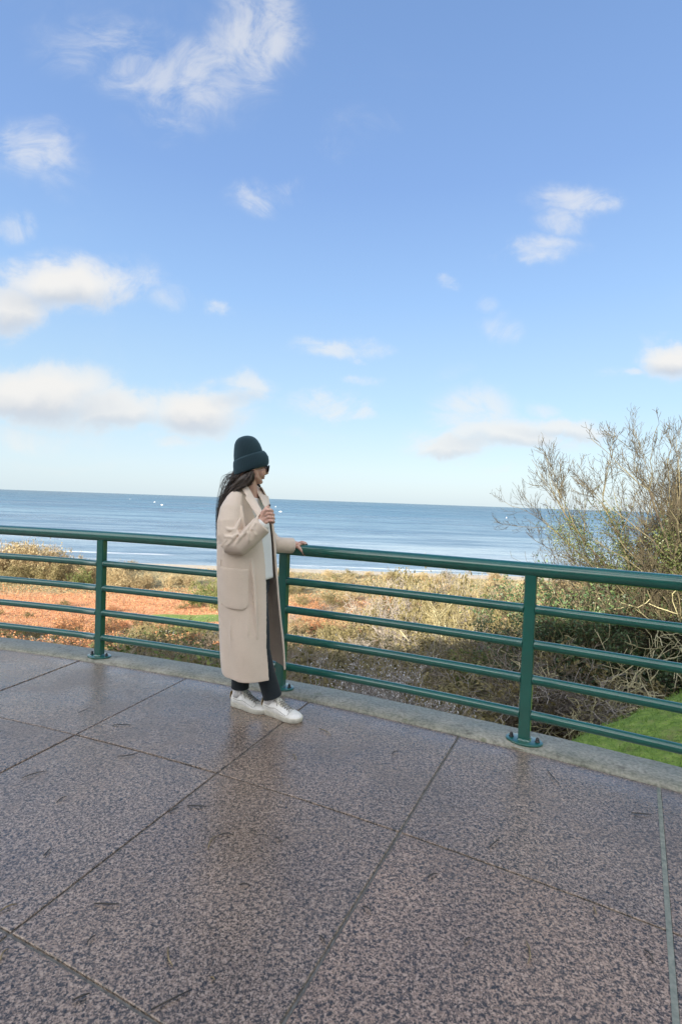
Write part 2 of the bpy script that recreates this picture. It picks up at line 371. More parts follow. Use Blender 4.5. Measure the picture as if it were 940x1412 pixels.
# vegetation
def leafmat(name, stops, rough=.7, trans=.25):
    m, nt, b = pm(name, stops[0][1], rough); g = geo(nt)
    oi = N(nt, 'ShaderNodeObjectInfo')
    r = mth(nt, 'ADD', mth(nt, 'MULTIPLY', g.outputs['Random Per Island'], .75), mth(nt, 'MULTIPLY', oi.outputs['Random'], .25))
    c = ramp(nt, r, stops); L(nt, c, b.inputs['Base Color'])
    if trans:
        t = N(nt, 'ShaderNodeBsdfTranslucent'); L(nt, c, t.inputs[0]); mx = N(nt, 'ShaderNodeMixShader'); mx.inputs[0].default_value = trans
        L(nt, b.outputs[0], mx.inputs[1]); L(nt, t.outputs[0], mx.inputs[2]); L(nt, mx.outputs[0], nt.nodes['Material Output'].inputs[0])
    return m
def barkmat(name, a, c):
    m, nt, b = pm(name, a, .9); v = oc(nt); oi = N(nt, 'ShaderNodeObjectInfo')
    f = mth(nt, 'ADD', mth(nt, 'MULTIPLY', noise(nt, v, 1.3, 5, .7), .8), mth(nt, 'MULTIPLY', oi.outputs['Random'], .2))
    L(nt, ramp(nt, f, [(.38, a), (.62, c)]), b.inputs['Base Color']); return m
m_twig_brown = barkmat('brown_twigs', (.12, .096, .068), (.26, .21, .145))
m_branch = barkmat('lichened_twigs', (.024, .019, .013), (.085, .070, .038))
m_twig_olive = barkmat('olive_twigs', (.15, .13, .06), (.33, .28, .15))
m_twig_tan = barkmat('tan_twigs', (.24, .17, .09), (.42, .32, .17))
m_twig_grey = barkmat('grey_twigs', (.15, .13, .115), (.31, .275, .24))
m_bark = barkmat('lichened_bark', (.06, .048, .036), (.17, .15, .08))
m_pale = barkmat('pale_lichened_wood', (.28, .26, .14), (.50, .45, .28))
m_ivy = leafmat('ivy_leaves', [(0, (.025, .045, .014)), (.5, (.07, .095, .028)), (.85, (.14, .155, .045)), (1, (.26, .25, .09))], .45, .1)
m_lf_green = leafmat('green_leaves', [(0, (.04, .07, .015)), (.5, (.10, .14, .03)), (1, (.22, .24, .06))])
m_lf_olive = leafmat('olive_leaves', [(0, (.07, .06, .02)), (.5, (.16, .13, .05)), (1, (.28, .24, .10))])
m_lf_rust = leafmat('rusty_bracken', [(0, (.24, .10, .035)), (.4, (.44, .19, .08)), (.75, (.58, .29, .13)), (1, (.36, .29, .12))])
m_lf_tan = leafmat('tan_reeds', [(0, (.23, .195, .095)), (.5, (.34, .285, .155)), (1, (.46, .39, .235))])
m_lf_dark = leafmat('evergreen_leaves', [(0, (.022, .05, .022)), (.6, (.055, .10, .04)), (1, (.13, .18, .06))], .5, .1)
m_fluff = leafmat('white_seed_fluff', [(0, (.34, .32, .31)), (1, (.66, .64, .63))])
m_yel = leafmat('yellow_leaves', [(0, (.30, .30, .05)), (1, (.50, .48, .10))])
m_grass = leafmat('grass_blades', [(0, (.07, .14, .02)), (.5, (.15, .26, .04)), (.9, (.25, .35, .07)), (1, (.42, .38, .17))], .6)

# ------------------------------------------------------------------ terrace
CX, CY = -6.482, -11.358
R1, R2, RI, RP, RO = 15.025, 14.007, 16.028, 16.122, 16.29
A0, DA = R_(19.65), R_(3.565)
def P(r, a, z=0.0): return Vector((CX + r * math.sin(a), CY + r * math.cos(a), z))
mb = MB()
rings = [RI - .004, R1, R2, R2 - 1.015, R2 - 2.03, R2 - 3.045, R2 - 4.06, R2 - 5.075, R2 - 6.09]
gapw = .0052
for j in range(len(rings) - 1):
    ro, ri = rings[j] - (gapw if j else 0), rings[j + 1] + gapw
    for k in range(-22, 24):
        a = A0 + DA * k; b_ = a + DA; z0 = -.03; z1 = random.uniform(-.0012, .0012)
        ns = 4; ga_o, ga_i = gapw / ro, gapw / ri; ch = .0026; top = []; low = []; n_ = ns + 1
        for (r, g_, sgn) in ((ro, ga_o, -1), (ri, ga_i, 1)):
            aa = [a + g_ + (b_ - a - 2 * g_) * t / ns for t in range(n_)]
            if sgn == 1: aa = aa[::-1]
            for t, x in enumerate(aa):
                xi = min(max(x, a + g_ + ch / r), b_ - g_ - ch / r)
                top.append(P(r + sgn * ch, xi, z1)); low.append(P(r, x, z1 - ch))
        n = len(top); bot_ = [Vector((p.x, p.y, z0)) for p in low]
        mb.add(top + low + bot_, [tuple(range(n))[::-1]] + [(i, (i + 1) % n, n + (i + 1) % n, n + i) for i in range(n)] + [(n + i, n + (i + 1) % n, 2 * n + (i + 1) % n, 2 * n + i) for i in range(n)])
pav = mb.build('terrace_paving', m_gran, smooth=False); tag(pav, kind='structure')
mb = MB(); seg = 200; a_s, a_e = A0 - 22 * DA, A0 + 24 * DA
ra = [[P(r, a_s + (a_e - a_s) * i / seg, z) for i in range(seg + 1)] for r, z in ((RI - .004, -.008), (7.6, -.008))]
mb.loft(ra, closed=False); o = mb.build('paving_joints', m_mortar, smooth=False); tag(o, kind='structure')
# pale sealed expansion joint on the right-hand radial
mb = MB(); aj = A0 + 3 * DA - .0002
mb.loft([[P(r, aj - .0085 / r, .0015), P(r, aj + .0085 / r, .0015)] for r in np.linspace(RI - .02, 12, 24)], closed=False)
o = mb.build('expansion_joint', m_mort_g, smooth=False); tag(o, kind='structure')
# inner plaza
mb = MB(); mb.add([P(7.6, 2 * math.pi * i / 64, -.004) for i in range(64)], [tuple(range(64))[::-1]])
mb.add([(-70, -60, -.05), (70, -60, -.05), (70, -11.5, -.05), (-70, -11.5, -.05)], [(0, 1, 2, 3)])
o = mb.build('plaza', m_kerb, smooth=False); tag(o, kind='structure')
# kerb with the retaining face beneath it
mb = MB(); prof = [(RI, -.03), (RI + .002, .006), (RI + .010, .014), (RO - .015, .017), (RO, .006), (RO, -5.5)]
nk = 2400; ws = np.convolve(np.random.default_rng(5).normal(size=nk + 9), np.ones(5) / 5, 'same')
mb.loft([[P(r + (.0045 * ws[i] if j < 3 else .006 * ws[nk - i] if j > 3 else 0), R_(-75) + R_(175) * i / nk, z + .0012 * ws[i] * (0 < j < 5)) for i in range(nk + 1)] for j, (r, z) in enumerate(prof)], closed=False)
o = mb.build('kerb', m_kerb); tag(o, kind='structure')

# railing ------------------------------------------------------------
rail = empty('railing', P(RP, R_(22.2), .015)); tag(rail, 'glossy dark green tubular metal railing curving along the edge of the terrace', 'railing')
RZ = [.775, .575, .375, .172]; PA = [R_(22.22 + 5.80 * k) for k in range(-8, 9)]
mb = MB(); n = 320
pts = [P(RP, PA[0] + (PA[-1] - PA[0]) * i / n, 1.0) for i in range(n + 1)]
mb.tube(pts, .0405, 24); tr = mb.build('top_rail', m_green, rail)
ph = .031
def add_post(a):
    mb = MB(); ca = P(RP, a, 0); h = .968 - .02
    w, d, c_ = .0315, .0275, .005
    base = [(-w + c_, -d), (w - c_, -d), (w, -d + c_), (w, d - c_), (w - c_, d), (-w + c_, d), (-w, d - c_), (-w, -d + c_)]
    R3 = Matrix.Rotation(-a, 3, 'Z')
    mb.loft([[ca + R3 @ Vector((x, y, z)) for x, y in base] for z in (.018, .45, .972)])
    p = mb.build('post', m_green, rail, smooth=False)
    mb = MB(); nn = 40; rings = []
    for (s_, z) in ((.97, .0155), (1, .018), (1, .024), (.975, .0265), (.93, .0275)):
        ring = []
        for i in range(nn):
            t = 2 * math.pi * i / nn; cxx = math.cos(t); syy = math.sin(t)
            x = math.copysign(abs(cxx) ** 1.12, cxx) * .102 * s_; y = math.copysign(abs(syy) ** .95, syy) * .073 * s_
            ring.append(ca + R3 @ Vector((x, y, z)))
        rings.append(ring)
    mb.loft(rings)
    # weld bead round the foot of the post
    mb.loft([[ca + R3 @ Vector((x * q, y * q, z)) for x, y in base] for q, z in ((1.16, .0274), (1.12, .031), (1.0, .036))], caps=False)
    bp = mb.build('base_plate', m_green, p)
    for sx in (-.071, .071):
        mb = MB(); c0 = ca + R3 @ Vector((sx, 0, 0)); prof = [(.0150, .0276), (.0150, .030), (.0105, .0302), (.0105, .040), (.0088, .047), (.005, .0515), (.001, .053)]
        mb.loft([[c0 + Vector((r * math.cos(t * math.pi / 6), r * math.sin(t * math.pi / 6), z)) for t in range(12)] for r, z in prof])
        mb.build('bolt', m_bolt, p)
for a in PA: add_post(a)
for i in range(len(PA) - 1):
    for z in RZ:
        mb = MB(); e = (ph + .0005) / RP
        pp = [P(RP, PA[i] + e + (PA[i + 1] - PA[i] - 2 * e) * t / 10, z) for t in range(11)]
        pp2 = [pp[0], P(RP, PA[i] + e + .006 / RP, z)] + pp[1:-1] + [P(RP, PA[i + 1] - e - .006 / RP, z), pp[-1]]
        mb.tube(pp2, [.030, .0262] + [.026] * 9 + [.0262, .030], 20); mb.build('rail', m_green, rail)

# ------------------------------------------------------------------ terrain
prof_r = np.array([-200, 0, 8, 20, 45, 75, 105, 140, 200, 262, 285, 300, 420, 900]); prof_z = np.array([-3.4, -3.4, -4.8, -8.4, -15.5, -22.8, -29, -33.4, -35.6, -37.0, -38.0, -38.8, -42, -48])
def smooth_interp(r):
    t = 0
    for dlt in (-6, -3, 0, 3, 6): t = t + np.interp(r + dlt * np.clip(np.abs(r) / 30, .2, 1), prof_r, prof_z)
    return t / 5
def segdist(x, y, a, b_):
    ax, ay = a; bx, by = b_; dx, dy = bx - ax, by - ay; t = np.clip(((x - ax) * dx + (y - ay) * dy) / (dx * dx + dy * dy), 0, 1)
    return np.hypot(x - ax - t * dx, y - ay - t * dy), t
def lawn_mask(x, y):
    # signed distance right of the line (4.4,9.6)-(9.5,13.2)-(16,16)
    d1 = (x - 4.5) * .36 - (y - 12.3) * .93 + .05 * np.sin(x * 3.1) + .05 * np.sin(x * 7.3 + 1)
    return np.clip(.5 + d1 * .8, 0, 1) * np.clip((30 - y) / 6, 0, 1)
def terrain(x, y):
    x = np.asarray(x, float); y = np.asarray(y, float)
    rho = np.hypot(x - CX, y - CY) - RO
    rr = np.where(y > 40, y - 3.5, np.where(y > 10, rho * (40 - y) / 30 + (y - 3.5) * (y - 10) / 30, rho))
    z = smooth_interp(rr)
    z = z + 1.0 * np.sin(x * .021 + 1.3) * np.clip((y - 40) / 40, 0, 1) * np.clip((250 - y) / 80, 0, 1) * np.clip(y / 60, 0, 1.5)
    z = z + .25 * np.sin(x * .35 + y * .2) * np.sin(y * .31 - x * .1) * np.clip((y - 8) / 10, 0, 1) * np.clip((240 - y) / 60, 0, 1)
    lm = lawn_mask(x, y); z = z * (1 - lm) + lm * (-3.95 + .33 * (x - 5.6) - .03 * (y - 10))
    d1, t1 = segdist(x, y, (1, 14.5), (8, 15.4)); d2, t2 = segdist(x, y, (8, 15.4), (20, 23))
    z = z - 1.9 * np.exp(-(np.minimum(d1, d2) / 2.0) ** 2)
    z = z + 3.4 * np.clip((x - 9) / 14, 0, 1) * np.clip((y - 16) / 8, 0, 1) * np.clip((60 - y) / 25, 0, 1)
    z = z + 2.7 * np.clip((x - 4.5) / 4, 0, 1) * np.clip((y - 14.2) / 3.5, 0, 1) * np.clip((46 - y) / 20, 0, 1) * (1 - lm)
    # under the terrace keep the ground well down
    return np.where(rho < -.3, np.minimum(z, -3.4), z)
def gspace(lo, hi, d0, grow, c0=0.0):
    a = [c0]; d = d0
    while a[-1] < hi: a.append(a[-1] + d); d *= grow
    b_ = [c0]; d = d0
    while b_[-1] > lo: b_.append(b_[-1] - d); d *= grow
    return np.array(b_[::-1][:-1] + a)
xs = gspace(-3000, 3000, .35, 1.028, 5); ys_ = gspace(-60, 900, .35, 1.02, 12)
XX, YY = np.meshgrid(xs, ys_); ZZ = terrain(XX, YY)
nx, ny = len(xs), len(ys_); idx = np.arange(nx * ny).reshape(ny, nx)
Fq = np.stack([idx[:-1, :-1], idx[:-1, 1:], idx[1:, 1:], idx[1:, :-1]], -1).reshape(-1, 4)
gr = npmesh('ground', np.stack([XX, YY, ZZ], -1).reshape(-1, 3), Fq, m_ground, smooth=True); tag(gr, kind='structure')
pondg = np.exp(-(((XX + 42) / 19) ** 2 + ((YY - 137) / 9) ** 2) ** 2)
la = gr.data.attributes.new('lawn', 'FLOAT', 'POINT')
gully = .75 * np.exp(-(np.hypot(XX - 5.2, YY - 13.6) / 2.6) ** 2)
la.data.foreach_set('value', np.clip(np.maximum(np.maximum(lawn_mask(XX, YY) * (YY < 26) * (np.hypot(XX - CX, YY - CY) > 15), pondg), gully), 0, 1).astype(np.float32).ravel())
# sea
mb = MB(); sx = [-60000, -8000, -2500, 0, 2500, 8000, 60000]; sy_ = [255, 400, 900, 3000, 10000, 80000]
for i in range(len(sy_) - 1):
    for j in range(len(sx) - 1):
        mb.add([(sx[j], sy_[i], -38), (sx[j + 1], sy_[i], -38), (sx[j + 1], sy_[i + 1], -38), (sx[j], sy_[i + 1], -38)], [(0, 1, 2, 3)])
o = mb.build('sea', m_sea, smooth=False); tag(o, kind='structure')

def hit(px, py):
    """where the sight line of a photo point meets the terrain"""
    d = ray(px, py); d = d / d.y; t = 4.5
    while t < 600:
        p = Vector((0, 0, EYE)) + d * t
        if p.z < float(terrain(p.x, p.y)): return Vector((p.x, p.y, float(terrain(p.x, p.y))))
        t *= 1.01
    return None
# ------------------------------------------------------------------ building added unseen behind the viewer to shade the terrace
m_stone = noisy('limestone', (.42, .39, .33), (.52, .49, .42), 6, .8, bs=.3)
bl = empty('shade_blocker', (-10, -20, -.05)); tag(bl, 'unseen long limestone building standing behind the terrace', 'blocker')
mb = MB(); mb.box((-12, -21, 4.7), (80, 6, 9.5)); mb.build('blocker_wall', m_stone, bl, smooth=False)
mb = MB(); mb.box((-12, -21, 9.65), (81, 7, .36)); mb.build('blocker_roof', m_stone, bl, smooth=False)

# ------------------------------------------------------------------ boats
def boat(px, py, Ln, kind, label, rz):
    d = ray(px, py); t = (-38 - EYE) / d.z; p = Vector((0, 0, EYE)) + d * t; p.z = -38
    Ln *= .8; e = empty('boat', p, rz); tag(e, label, 'boat')
    w = Ln * .3; mb = MB(); rings = []
    for i in range(9):
        s = i / 8; hw = w / 2 * (math.sin(min(1, s * 1.25 + .25) * math.pi * .5) if s < .6 else math.cos((s - .6) / .4 * 1.45)); x = (s - .5) * Ln; sh = .9 + .6 * s * s
        rings.append([Vector((x, -hw, sh)), Vector((x, -hw * .8, .1)), Vector((x, 0, -.3)), Vector((x, hw * .8, .1)), Vector((x, hw, sh))])
    mb.loft(rings, closed=True); h = mb.build('hull', m_boat); h.parent = e
    mb = MB(); mb.box((Ln * .05, 0, 1.9), (Ln * .3, w * .6, 1.8)); mb.box((Ln * .02, 0, 2.9), (Ln * .36, w * .7, .14)); c = mb.build('cabin', m_boat, smooth=False); c.parent = e
    mb = MB(); mb.tube([(-.1 * Ln, 0, 1), (-.1 * Ln, 0, Ln * (.9 if kind else .55))], [.09, .05], 6); c = mb.build('mast', m_boat); c.parent = e
    if kind:
        mb = MB(); mb.add([(-.08 * Ln, .02, 1.9), (.42 * Ln, .3, 1.9), (-.08 * Ln, .02, Ln * .85), (-.08 * Ln, -.04, 1.9), (.42 * Ln, .24, 1.9), (-.08 * Ln, -.04, Ln * .85)], [(0, 1, 2), (5, 4, 3), (0, 3, 4, 1), (1, 4, 5, 2), (2, 5, 3, 0)])
        c = mb.build('sail', m_boat, smooth=False); c.parent = e
m_boat = noisy('white_boat_paint', (.84, .84, .82), (.76, .76, .75), 2, .4, bs=0)
boat(179, 688.5, 10, 0, 'tiny white boat farthest left out on the sea', .3)
boat(213, 692.5, 12, 0, 'small white boat left of the woman, just beyond its neighbour', .2)
boat(223, 696.5, 12, 0, 'small white boat nearest the shore left of the woman', -.2)
boat(380, 699, 9, 0, 'tiny white boat just right of the raised hand, the farther one', .1)
boat(386.5, 706, 13, 0, 'white boat just right of the raised hand, the larger nearer one', .15)
boat(698, 714.5, 7, 1, 'pair-like speck of a white sailing boat on the sea left of the bare trees', .5)
boat(662, 699, 26, 0, 'pale distant vessel close to the horizon on the right', .1)

# ------------------------------------------------------------------ vegetation generators
def grow_branches(rs, stems, P_):
    """returns list of polylines (points, radii) for a branching plant"""
    out = []
    def br(p, d, ln, r, lvl):
        n = P_['seg'][lvl]; pts = [p.copy()]; rad = [r]; d = d.copy(); st = ln / n
        for i in range(n):
            d = d + rs.normal(size=3) * P_['jit'][lvl] + np.array([0, 0, P_['trop'][lvl]]); d /= np.linalg.norm(d)
            p = p + d * st; pts.append(p.copy()); rad.append(r * (1 - (1 - P_['tip']) * (i + 1) / n))
            if lvl < P_['levels'] - 1:
                k = rs.poisson(P_['kids'][lvl] / n) if i >= P_['first'][lvl] else 0
                for _ in range(k):
                    t = rs.normal(size=3); t -= d * t.dot(d); t /= np.linalg.norm(t)
                    a = rs.uniform(*P_['ang']); cd_ = d * math.cos(a) + t * math.sin(a)
                    br(p.copy(), cd_, ln * rs.uniform(*P_['ratio']) * (1.15 - .5 * i / n), rad[-1] * P_['rr'], lvl + 1)
        out.append((pts, rad, lvl))
    for (p, d, ln, r) in stems: br(np.array(p, float), np.array(d, float) / np.linalg.norm(d), ln, r, 0)
    return out
def tubes_np(lines, ns=3, minr=0.0):
    V = []; Fs = []; b_ = 0
    ang = np.arange(ns) * 2 * np.pi / ns
    for pts, rad, _ in lines:
        pts = np.asarray(pts); n = len(pts); rad = np.maximum(np.asarray(rad), minr)
        t = np.gradient(pts, axis=0); t /= np.linalg.norm(t, axis=1)[:, None] + 1e-9
        u = np.cross(t, np.where(np.abs(t[:, 2:3]) < .9, [[0, 0, 1.]], [[1., 0, 0]])); u /= np.linalg.norm(u, axis=1)[:, None] + 1e-9
        w = np.cross(t, u)
        ring = pts[:, None] + (u[:, None] * np.cos(ang)[None, :, None] + w[:, None] * np.sin(ang)[None, :, None]) * rad[:, None, None]
        V.append(ring.reshape(-1, 3)); ii = b_ + np.arange(n - 1)[:, None] * ns; k = np.arange(ns)[None]; k2 = (k + 1) % ns
        Fs.append(np.stack([ii + k, ii + k2, ii + ns + k2, ii + ns + k], -1).reshape(-1, 4)); b_ += n * ns
    return np.concatenate(V), np.concatenate(Fs)
def leaves_np(rs, C, size, asp=.6, upbias=0.0, tri=False):
    """quads centred at C with random orientation"""
    n = len(C); d = rs.normal(size=(n, 3)); d[:, 2] += upbias; d /= np.linalg.norm(d, axis=1)[:, None]
    t = rs.normal(size=(n, 3)); t -= d * (t * d).sum(1)[:, None]; t /= np.linalg.norm(t, axis=1)[:, None]
    s = (np.asarray(size) * rs.uniform(.6, 1.3, n))[:, None]
    a = d * s; b2 = t * s * asp
    V = np.stack([C - a * .5, C + b2 * .5, C + a * .5, C - b2 * .5], 1).reshape(-1, 3); return V, np.arange(4 * n).reshape(-1, 4)
def merge(parts):
    V = []; Fs = []; m = []; b_ = 0
    for (v, f, mi) in parts:
        V.append(v); Fs.append(f + b_); m.append(np.full(len(f), mi)); b_ += len(v)
    return np.concatenate(V), np.concatenate(Fs), np.concatenate(m)

TREE = dict(levels=4, seg=[7, 6, 5, 3], jit=[.13, .17, .20, .22], trop=[.02, .09, .14, .15], tip=.35, kids=[8, 7, 4.5, 0], first=[1, 0, 0, 0], ang=(.45, .95), ratio=(.38, .62), rr=.55)
def shrub_proto(seed, twig, leaf=None, nleaf=0, lsize=.05, stems=22, h=1.0, spread=.8, droop=0, extra=None):
    """unit-size shrub (about 1 m high and 1.6 m wide) as two meshes: twigs and leaves"""
    rs = np.random.default_rng(seed); st = []
    for _ in range(stems):
        a = rs.uniform(0, 2 * np.pi); e = rs.uniform(.1, 1) ** .7 * spread; q = rs.uniform(0, .22)
        st.append(((math.cos(a) * q, math.sin(a) * q, -.05), (math.cos(a) * e, math.sin(a) * e, rs.uniform(.55, 1)), h * rs.uniform(.6, 1.05), .011))
    P_ = dict(levels=3, seg=[6, 5, 3], jit=[.16, .26, .3], trop=[.02 - droop, .04 - droop, .06 - droop], tip=.35, kids=[8, 5, 0], first=[1, 0, 0], ang=(.4, 1.1), ratio=(.30, .55), rr=.6)
    ls = grow_branches(rs, st, P_); V, Fq = tubes_np(ls, 3, .0028)
    res = [(V, Fq)]
    if leaf:
        tips = np.array([p for pts, _, lv in ls if lv >= 1 for p in pts[1:]])
        C = tips[rs.integers(0, len(tips), nleaf)] + rs.normal(size=(nleaf, 3)) * .03; res.append(leaves_np(rs, C, lsize))
    return res
def mkproto(name, seed, twig, leaf=None, **kw):
    r = shrub_proto(seed, twig, leaf, **kw)
    parts = [(r[0][0], r[0][1], 0)]; mats = [twig]
    if leaf: parts.append((r[1][0], r[1][1], 1)); mats.append(leaf)
    V, Fq, mi = merge(parts); o = npmesh(name, V, Fq, mats, mi); me = o.data; bpy.data.objects.remove(o); return me
protos = {
 'bare_brown': [mkproto('bare_shrub', 10 + i, m_twig_brown, None, stems=26) for i in range(3)],
 'bare_grey': [mkproto('bare_shrub', 20 + i, m_twig_grey, m_lf_olive, nleaf=350, lsize=.04, stems=26) for i in range(3)],
 'olive': [mkproto('olive_shrub', 30 + i, m_twig_olive, m_lf_olive, nleaf=1900, lsize=.06) for i in range(3)],
 'green': [mkproto('green_shrub', 40 + i, m_twig_olive, m_lf_green, nleaf=2600, lsize=.065) for i in range(3)],
 'rust': [mkproto('rusty_shrub', 50 + i, m_twig_brown, m_lf_rust, nleaf=2400, lsize=.065) for i in range(3)],
 'tan': [mkproto('tan_shrub', 60 + i, m_twig_tan, m_lf_tan, nleaf=900, lsize=.07, stems=30, spread=.45) for i in range(3)],
 'fluff': [mkproto('seedhead_shrub', 70 + i, m_twig_grey, m_fluff, nleaf=2600, lsize=.020) for i in range(2)],
 'yellow': [mkproto('yellow_leaved_shrub', 75, m_twig_brown, m_yel, nleaf=160, lsize=.045)],
 'dark': [mkproto('evergreen_shrub', 80 + i, m_bark, m_lf_dark, nleaf=9000, lsize=.032, spread=.9) for i in range(2)],
 'droop': [mkproto('drooping_shrub', 90 + i, m_pale, None, stems=16, spread=1.1, droop=.12) for i in range(2)],
}
KIND = {
 'bare_brown': ('bare_shrub', 'bare brown twiggy shrub with no leaves on the slope below the railing', 'bare brown shrubs on the slope'),
 'bare_grey': ('bare_shrub', 'greyish bare shrub with a few dull leaves on the slope below the railing', 'grey bare shrubs on the slope'),
 'olive': ('olive_shrub', 'olive-brown leafy scrub bush on the slope below the railing', 'olive scrub bushes on the slope'),
 'green': ('green_shrub', 'green leafy bush on the slope below the railing', 'green bushes on the slope'),
 'rust': ('rusty_shrub', 'rust-orange bracken bush on the slope below the railing', 'rusty bracken bushes'),
 'tan': ('tan_shrub', 'straw-coloured bare shrub on the flat land behind the beach', 'straw-coloured shrubs behind the beach'),
 'fluff': ('seedhead_shrub', 'grey shrub covered in white fluffy seed heads just below the terrace kerb', 'fluffy seed-headed shrubs below the kerb'),
 'yellow': ('yellow_leaved_shrub', 'dark twiggy shrub with sparse yellow-green leaves just below the kerb', 'sparse yellow-leaved shrubs below the kerb'),
 'dark': ('evergreen_shrub', 'dark evergreen bush in the shade under the bare trees', 'dark evergreen bushes under the trees'),
 'droop': ('drooping_shrub', 'pale leafless bush with arching drooping branches under the bare trees', 'pale arching bushes'),
}
def put(kind, x, y, h, wr=1.0, dz=0.0, label=None):
    me = random.choice(protos[kind]); nm, lb, gp = KIND[kind]
    o = bpy.data.objects.new(nm, me); COL.objects.link(o)
    o.location = (x, y, float(terrain(x, y)) + dz); o.rotation_euler = (random.uniform(-.08, .08), random.uniform(-.08, .08), random.uniform(0, 6.28))
    o.scale = (h * wr, h * wr, h)
    if label: tag(o, label, 'shrub')
    else: tag(o, lb, 'shrub', gp)
    return o
# scatter: rows of scrub going down the slope (near -> far)
def zone(o, k):
    d = o.location - Vector((0, 0, EYE)); px = d.dot(rt) / d.dot(fw) * F + 470; py = 706 - d.dot(up) / d.dot(fw) * F
    return px, py
def relabel():
    adj = {'bare_brown': 'bare brown twiggy', 'bare_grey': 'grey half-bare', 'olive': 'olive-brown leafy', 'green': 'green leafy', 'rust': 'rust-orange', 'tan': 'straw-coloured bare', 'fluff': 'white-fluffed', 'yellow': 'sparse yellow-leaved', 'dark': 'dark evergreen', 'droop': 'pale arching'}
    inv = {v[2]: k for k, v in KIND.items()}; cells = {}
    for o in COL.objects:
        if o.get('category') == 'shrub' and o.get('group') in inv:
            px, py = zone(o, 0); k = inv[o['group']]
            zx = ['in the far left bay', 'left of the woman', 'right of middle post', 'in the centre bay', 'left of right-hand post', 'right of right-hand post', 'by the right edge'][int(np.searchsorted([139, 345, 470, 600, 728, 830], px))]
            y = o.location.y; zy = 'beside the kerb' if y < 14 else 'on the near slope' if y < 28 else 'on the middle slope' if y < 60 else 'on the lower slope' if y < 110 else 'on the flat' if y < 185 else 'by the beach'
            cells.setdefault((k, zx, zy), []).append((px, o))
    sizes = {2: ['left', 'right'], 3: ['left', 'middle', 'right']}
    for (k, zx, zy), L_ in cells.items():
        L_.sort(key=lambda q: q[0]); n = len(L_)
        for i, (px, o) in enumerate(L_):
            nm = adj[k] + ' shrub'
            if n in sizes: nm = sizes[n][i] + 'most ' + nm if sizes[n][i] != 'middle' else 'middle ' + nm
            elif n > 3:
                W_ = ['leftmost', 'second', 'third', 'fourth', 'fifth', 'sixth', 'seventh', 'eighth', 'ninth', 'tenth', 'eleventh', 'twelfth', 'thirteenth', 'fourteenth', 'fifteenth', 'sixteenth', 'seventeenth', 'eighteenth', 'nineteenth', 'twentieth', 'twenty-first', 'twenty-second', 'twenty-third', 'twenty-fourth', 'twenty-fifth', 'twenty-sixth', 'twenty-seventh', 'twenty-eighth', 'twenty-ninth', 'thirtieth']
                nm = ('leftmost ' + nm) if i == 0 else ('rightmost ' + nm) if i == n - 1 else (W_[min(i, 29)] + ' ' + nm + ' from left')
            o['label'] = nm + ' ' + zy + ', ' + zx
cnt = 0
def clearing(x, y):
    return lawn_mask(x, y) > .35 and y < 26 or math.hypot(x - 5.2, y - 13.2) < 1.7 or ((x + 42) / 17) ** 2 + ((y - 137) / 8) ** 2 < 1
def band_scatter(y0, y1, n, xl, xr, kinds, h0, h1, wr=1.3):
    i = 0; tries = 0
    while i < n and tries < n * 20:
        tries += 1
        y = math.exp(random.uniform(math.log(y0), math.log(y1))); x = y * random.uniform(xl, xr)
        if clearing(x, y) or math.hypot(x - CX, y - CY) < RO + 1.0: continue
        put(random.choices([k for k, _ in kinds], [w for _, w in kinds])[0], x, y, random.uniform(h0, h1), random.uniform(.85, 1.15) * wr); i += 1
near_k = [('bare_brown', 4), ('bare_grey', 4), ('olive', 2), ('rust', .6), ('green', .6)]
band_scatter(9, 20, 56, -.75, .44, near_k, 1.3, 2.0)
band_scatter(17, 40, 60, -.72, .62, [('bare_brown', 3), ('bare_grey', 3), ('olive', 3), ('green', .8)], 1.6, 2.8)
band_scatter(35, 75, 60, -.12, .72, [('bare_grey', 2), ('olive', 4), ('bare_brown', 2), ('tan', 2), ('rust', .6)], 1.8, 3.4)
band_scatter(35, 105, 70, -.78, -.05, [('olive', 3), ('rust', 3.2), ('green', 2), ('bare_brown', .8)], 1.6, 3.2)
band_scatter(70, 190, 80, -.12, .74, [('tan', 3.5), ('olive', 3), ('rust', 1.6), ('bare_grey', 1)], 2.2, 4.4)
band_scatter(110, 180, 16, -.74, -.1, [('olive', 2), ('green', 1.2), ('rust', 1)], 1.5, 2.6)
band_scatter(192, 262, 95, -.76, .74, [('tan', 6), ('olive', 1.6), ('green', .4)], 2.5, 5.0)
# willow copse at the left and lines of bare shrubs in front of the water
for (px, py, h) in [(-12, 800, 13), (2, 797, 14), (20, 797, 14.5), (42, 796, 14), (64, 797, 13.5), (86, 798, 11.5), (106, 799, 9.5), (128, 806, 8.5), (8, 800, 13), (30, 801, 14), (52, 802, 13.5), (75, 803, 12), (96, 803, 9), (40, 790, 12), (15, 792, 12), (118, 806, 8), (150, 810, 8), (166, 811, 9), (182, 812, 7), (205, 812, 6), (232, 812, 5.5), (262, 812, 5)]:
    p = hit(px, py); put('tan', p.x, p.y, h, .72, label=None)
for (px, py, h) in [(70, 806, 9), (35, 805, 7), (52, 804, 8), (10, 806, 7), (112, 812, 7), (290, 830, 7), (270, 838, 5), (298, 842, 6)]:
    p = hit(px, py); put('green' if py > 825 or px == 112 else 'olive', p.x, p.y, h, .9)
for (px, py, h, k) in [(205, 893, 4.6, 'olive'), (222, 896, 4, 'green'), (240, 889, 3.4, 'bare_brown'), (330, 900, 5, 'bare_brown'), (285, 901, 4, 'bare_brown'), (305, 894, 4, 'bare_grey'), (262, 893, 3, 'rust')]:
    p = hit(px, py); put(k, p.x, p.y, h * .8, 1.0)
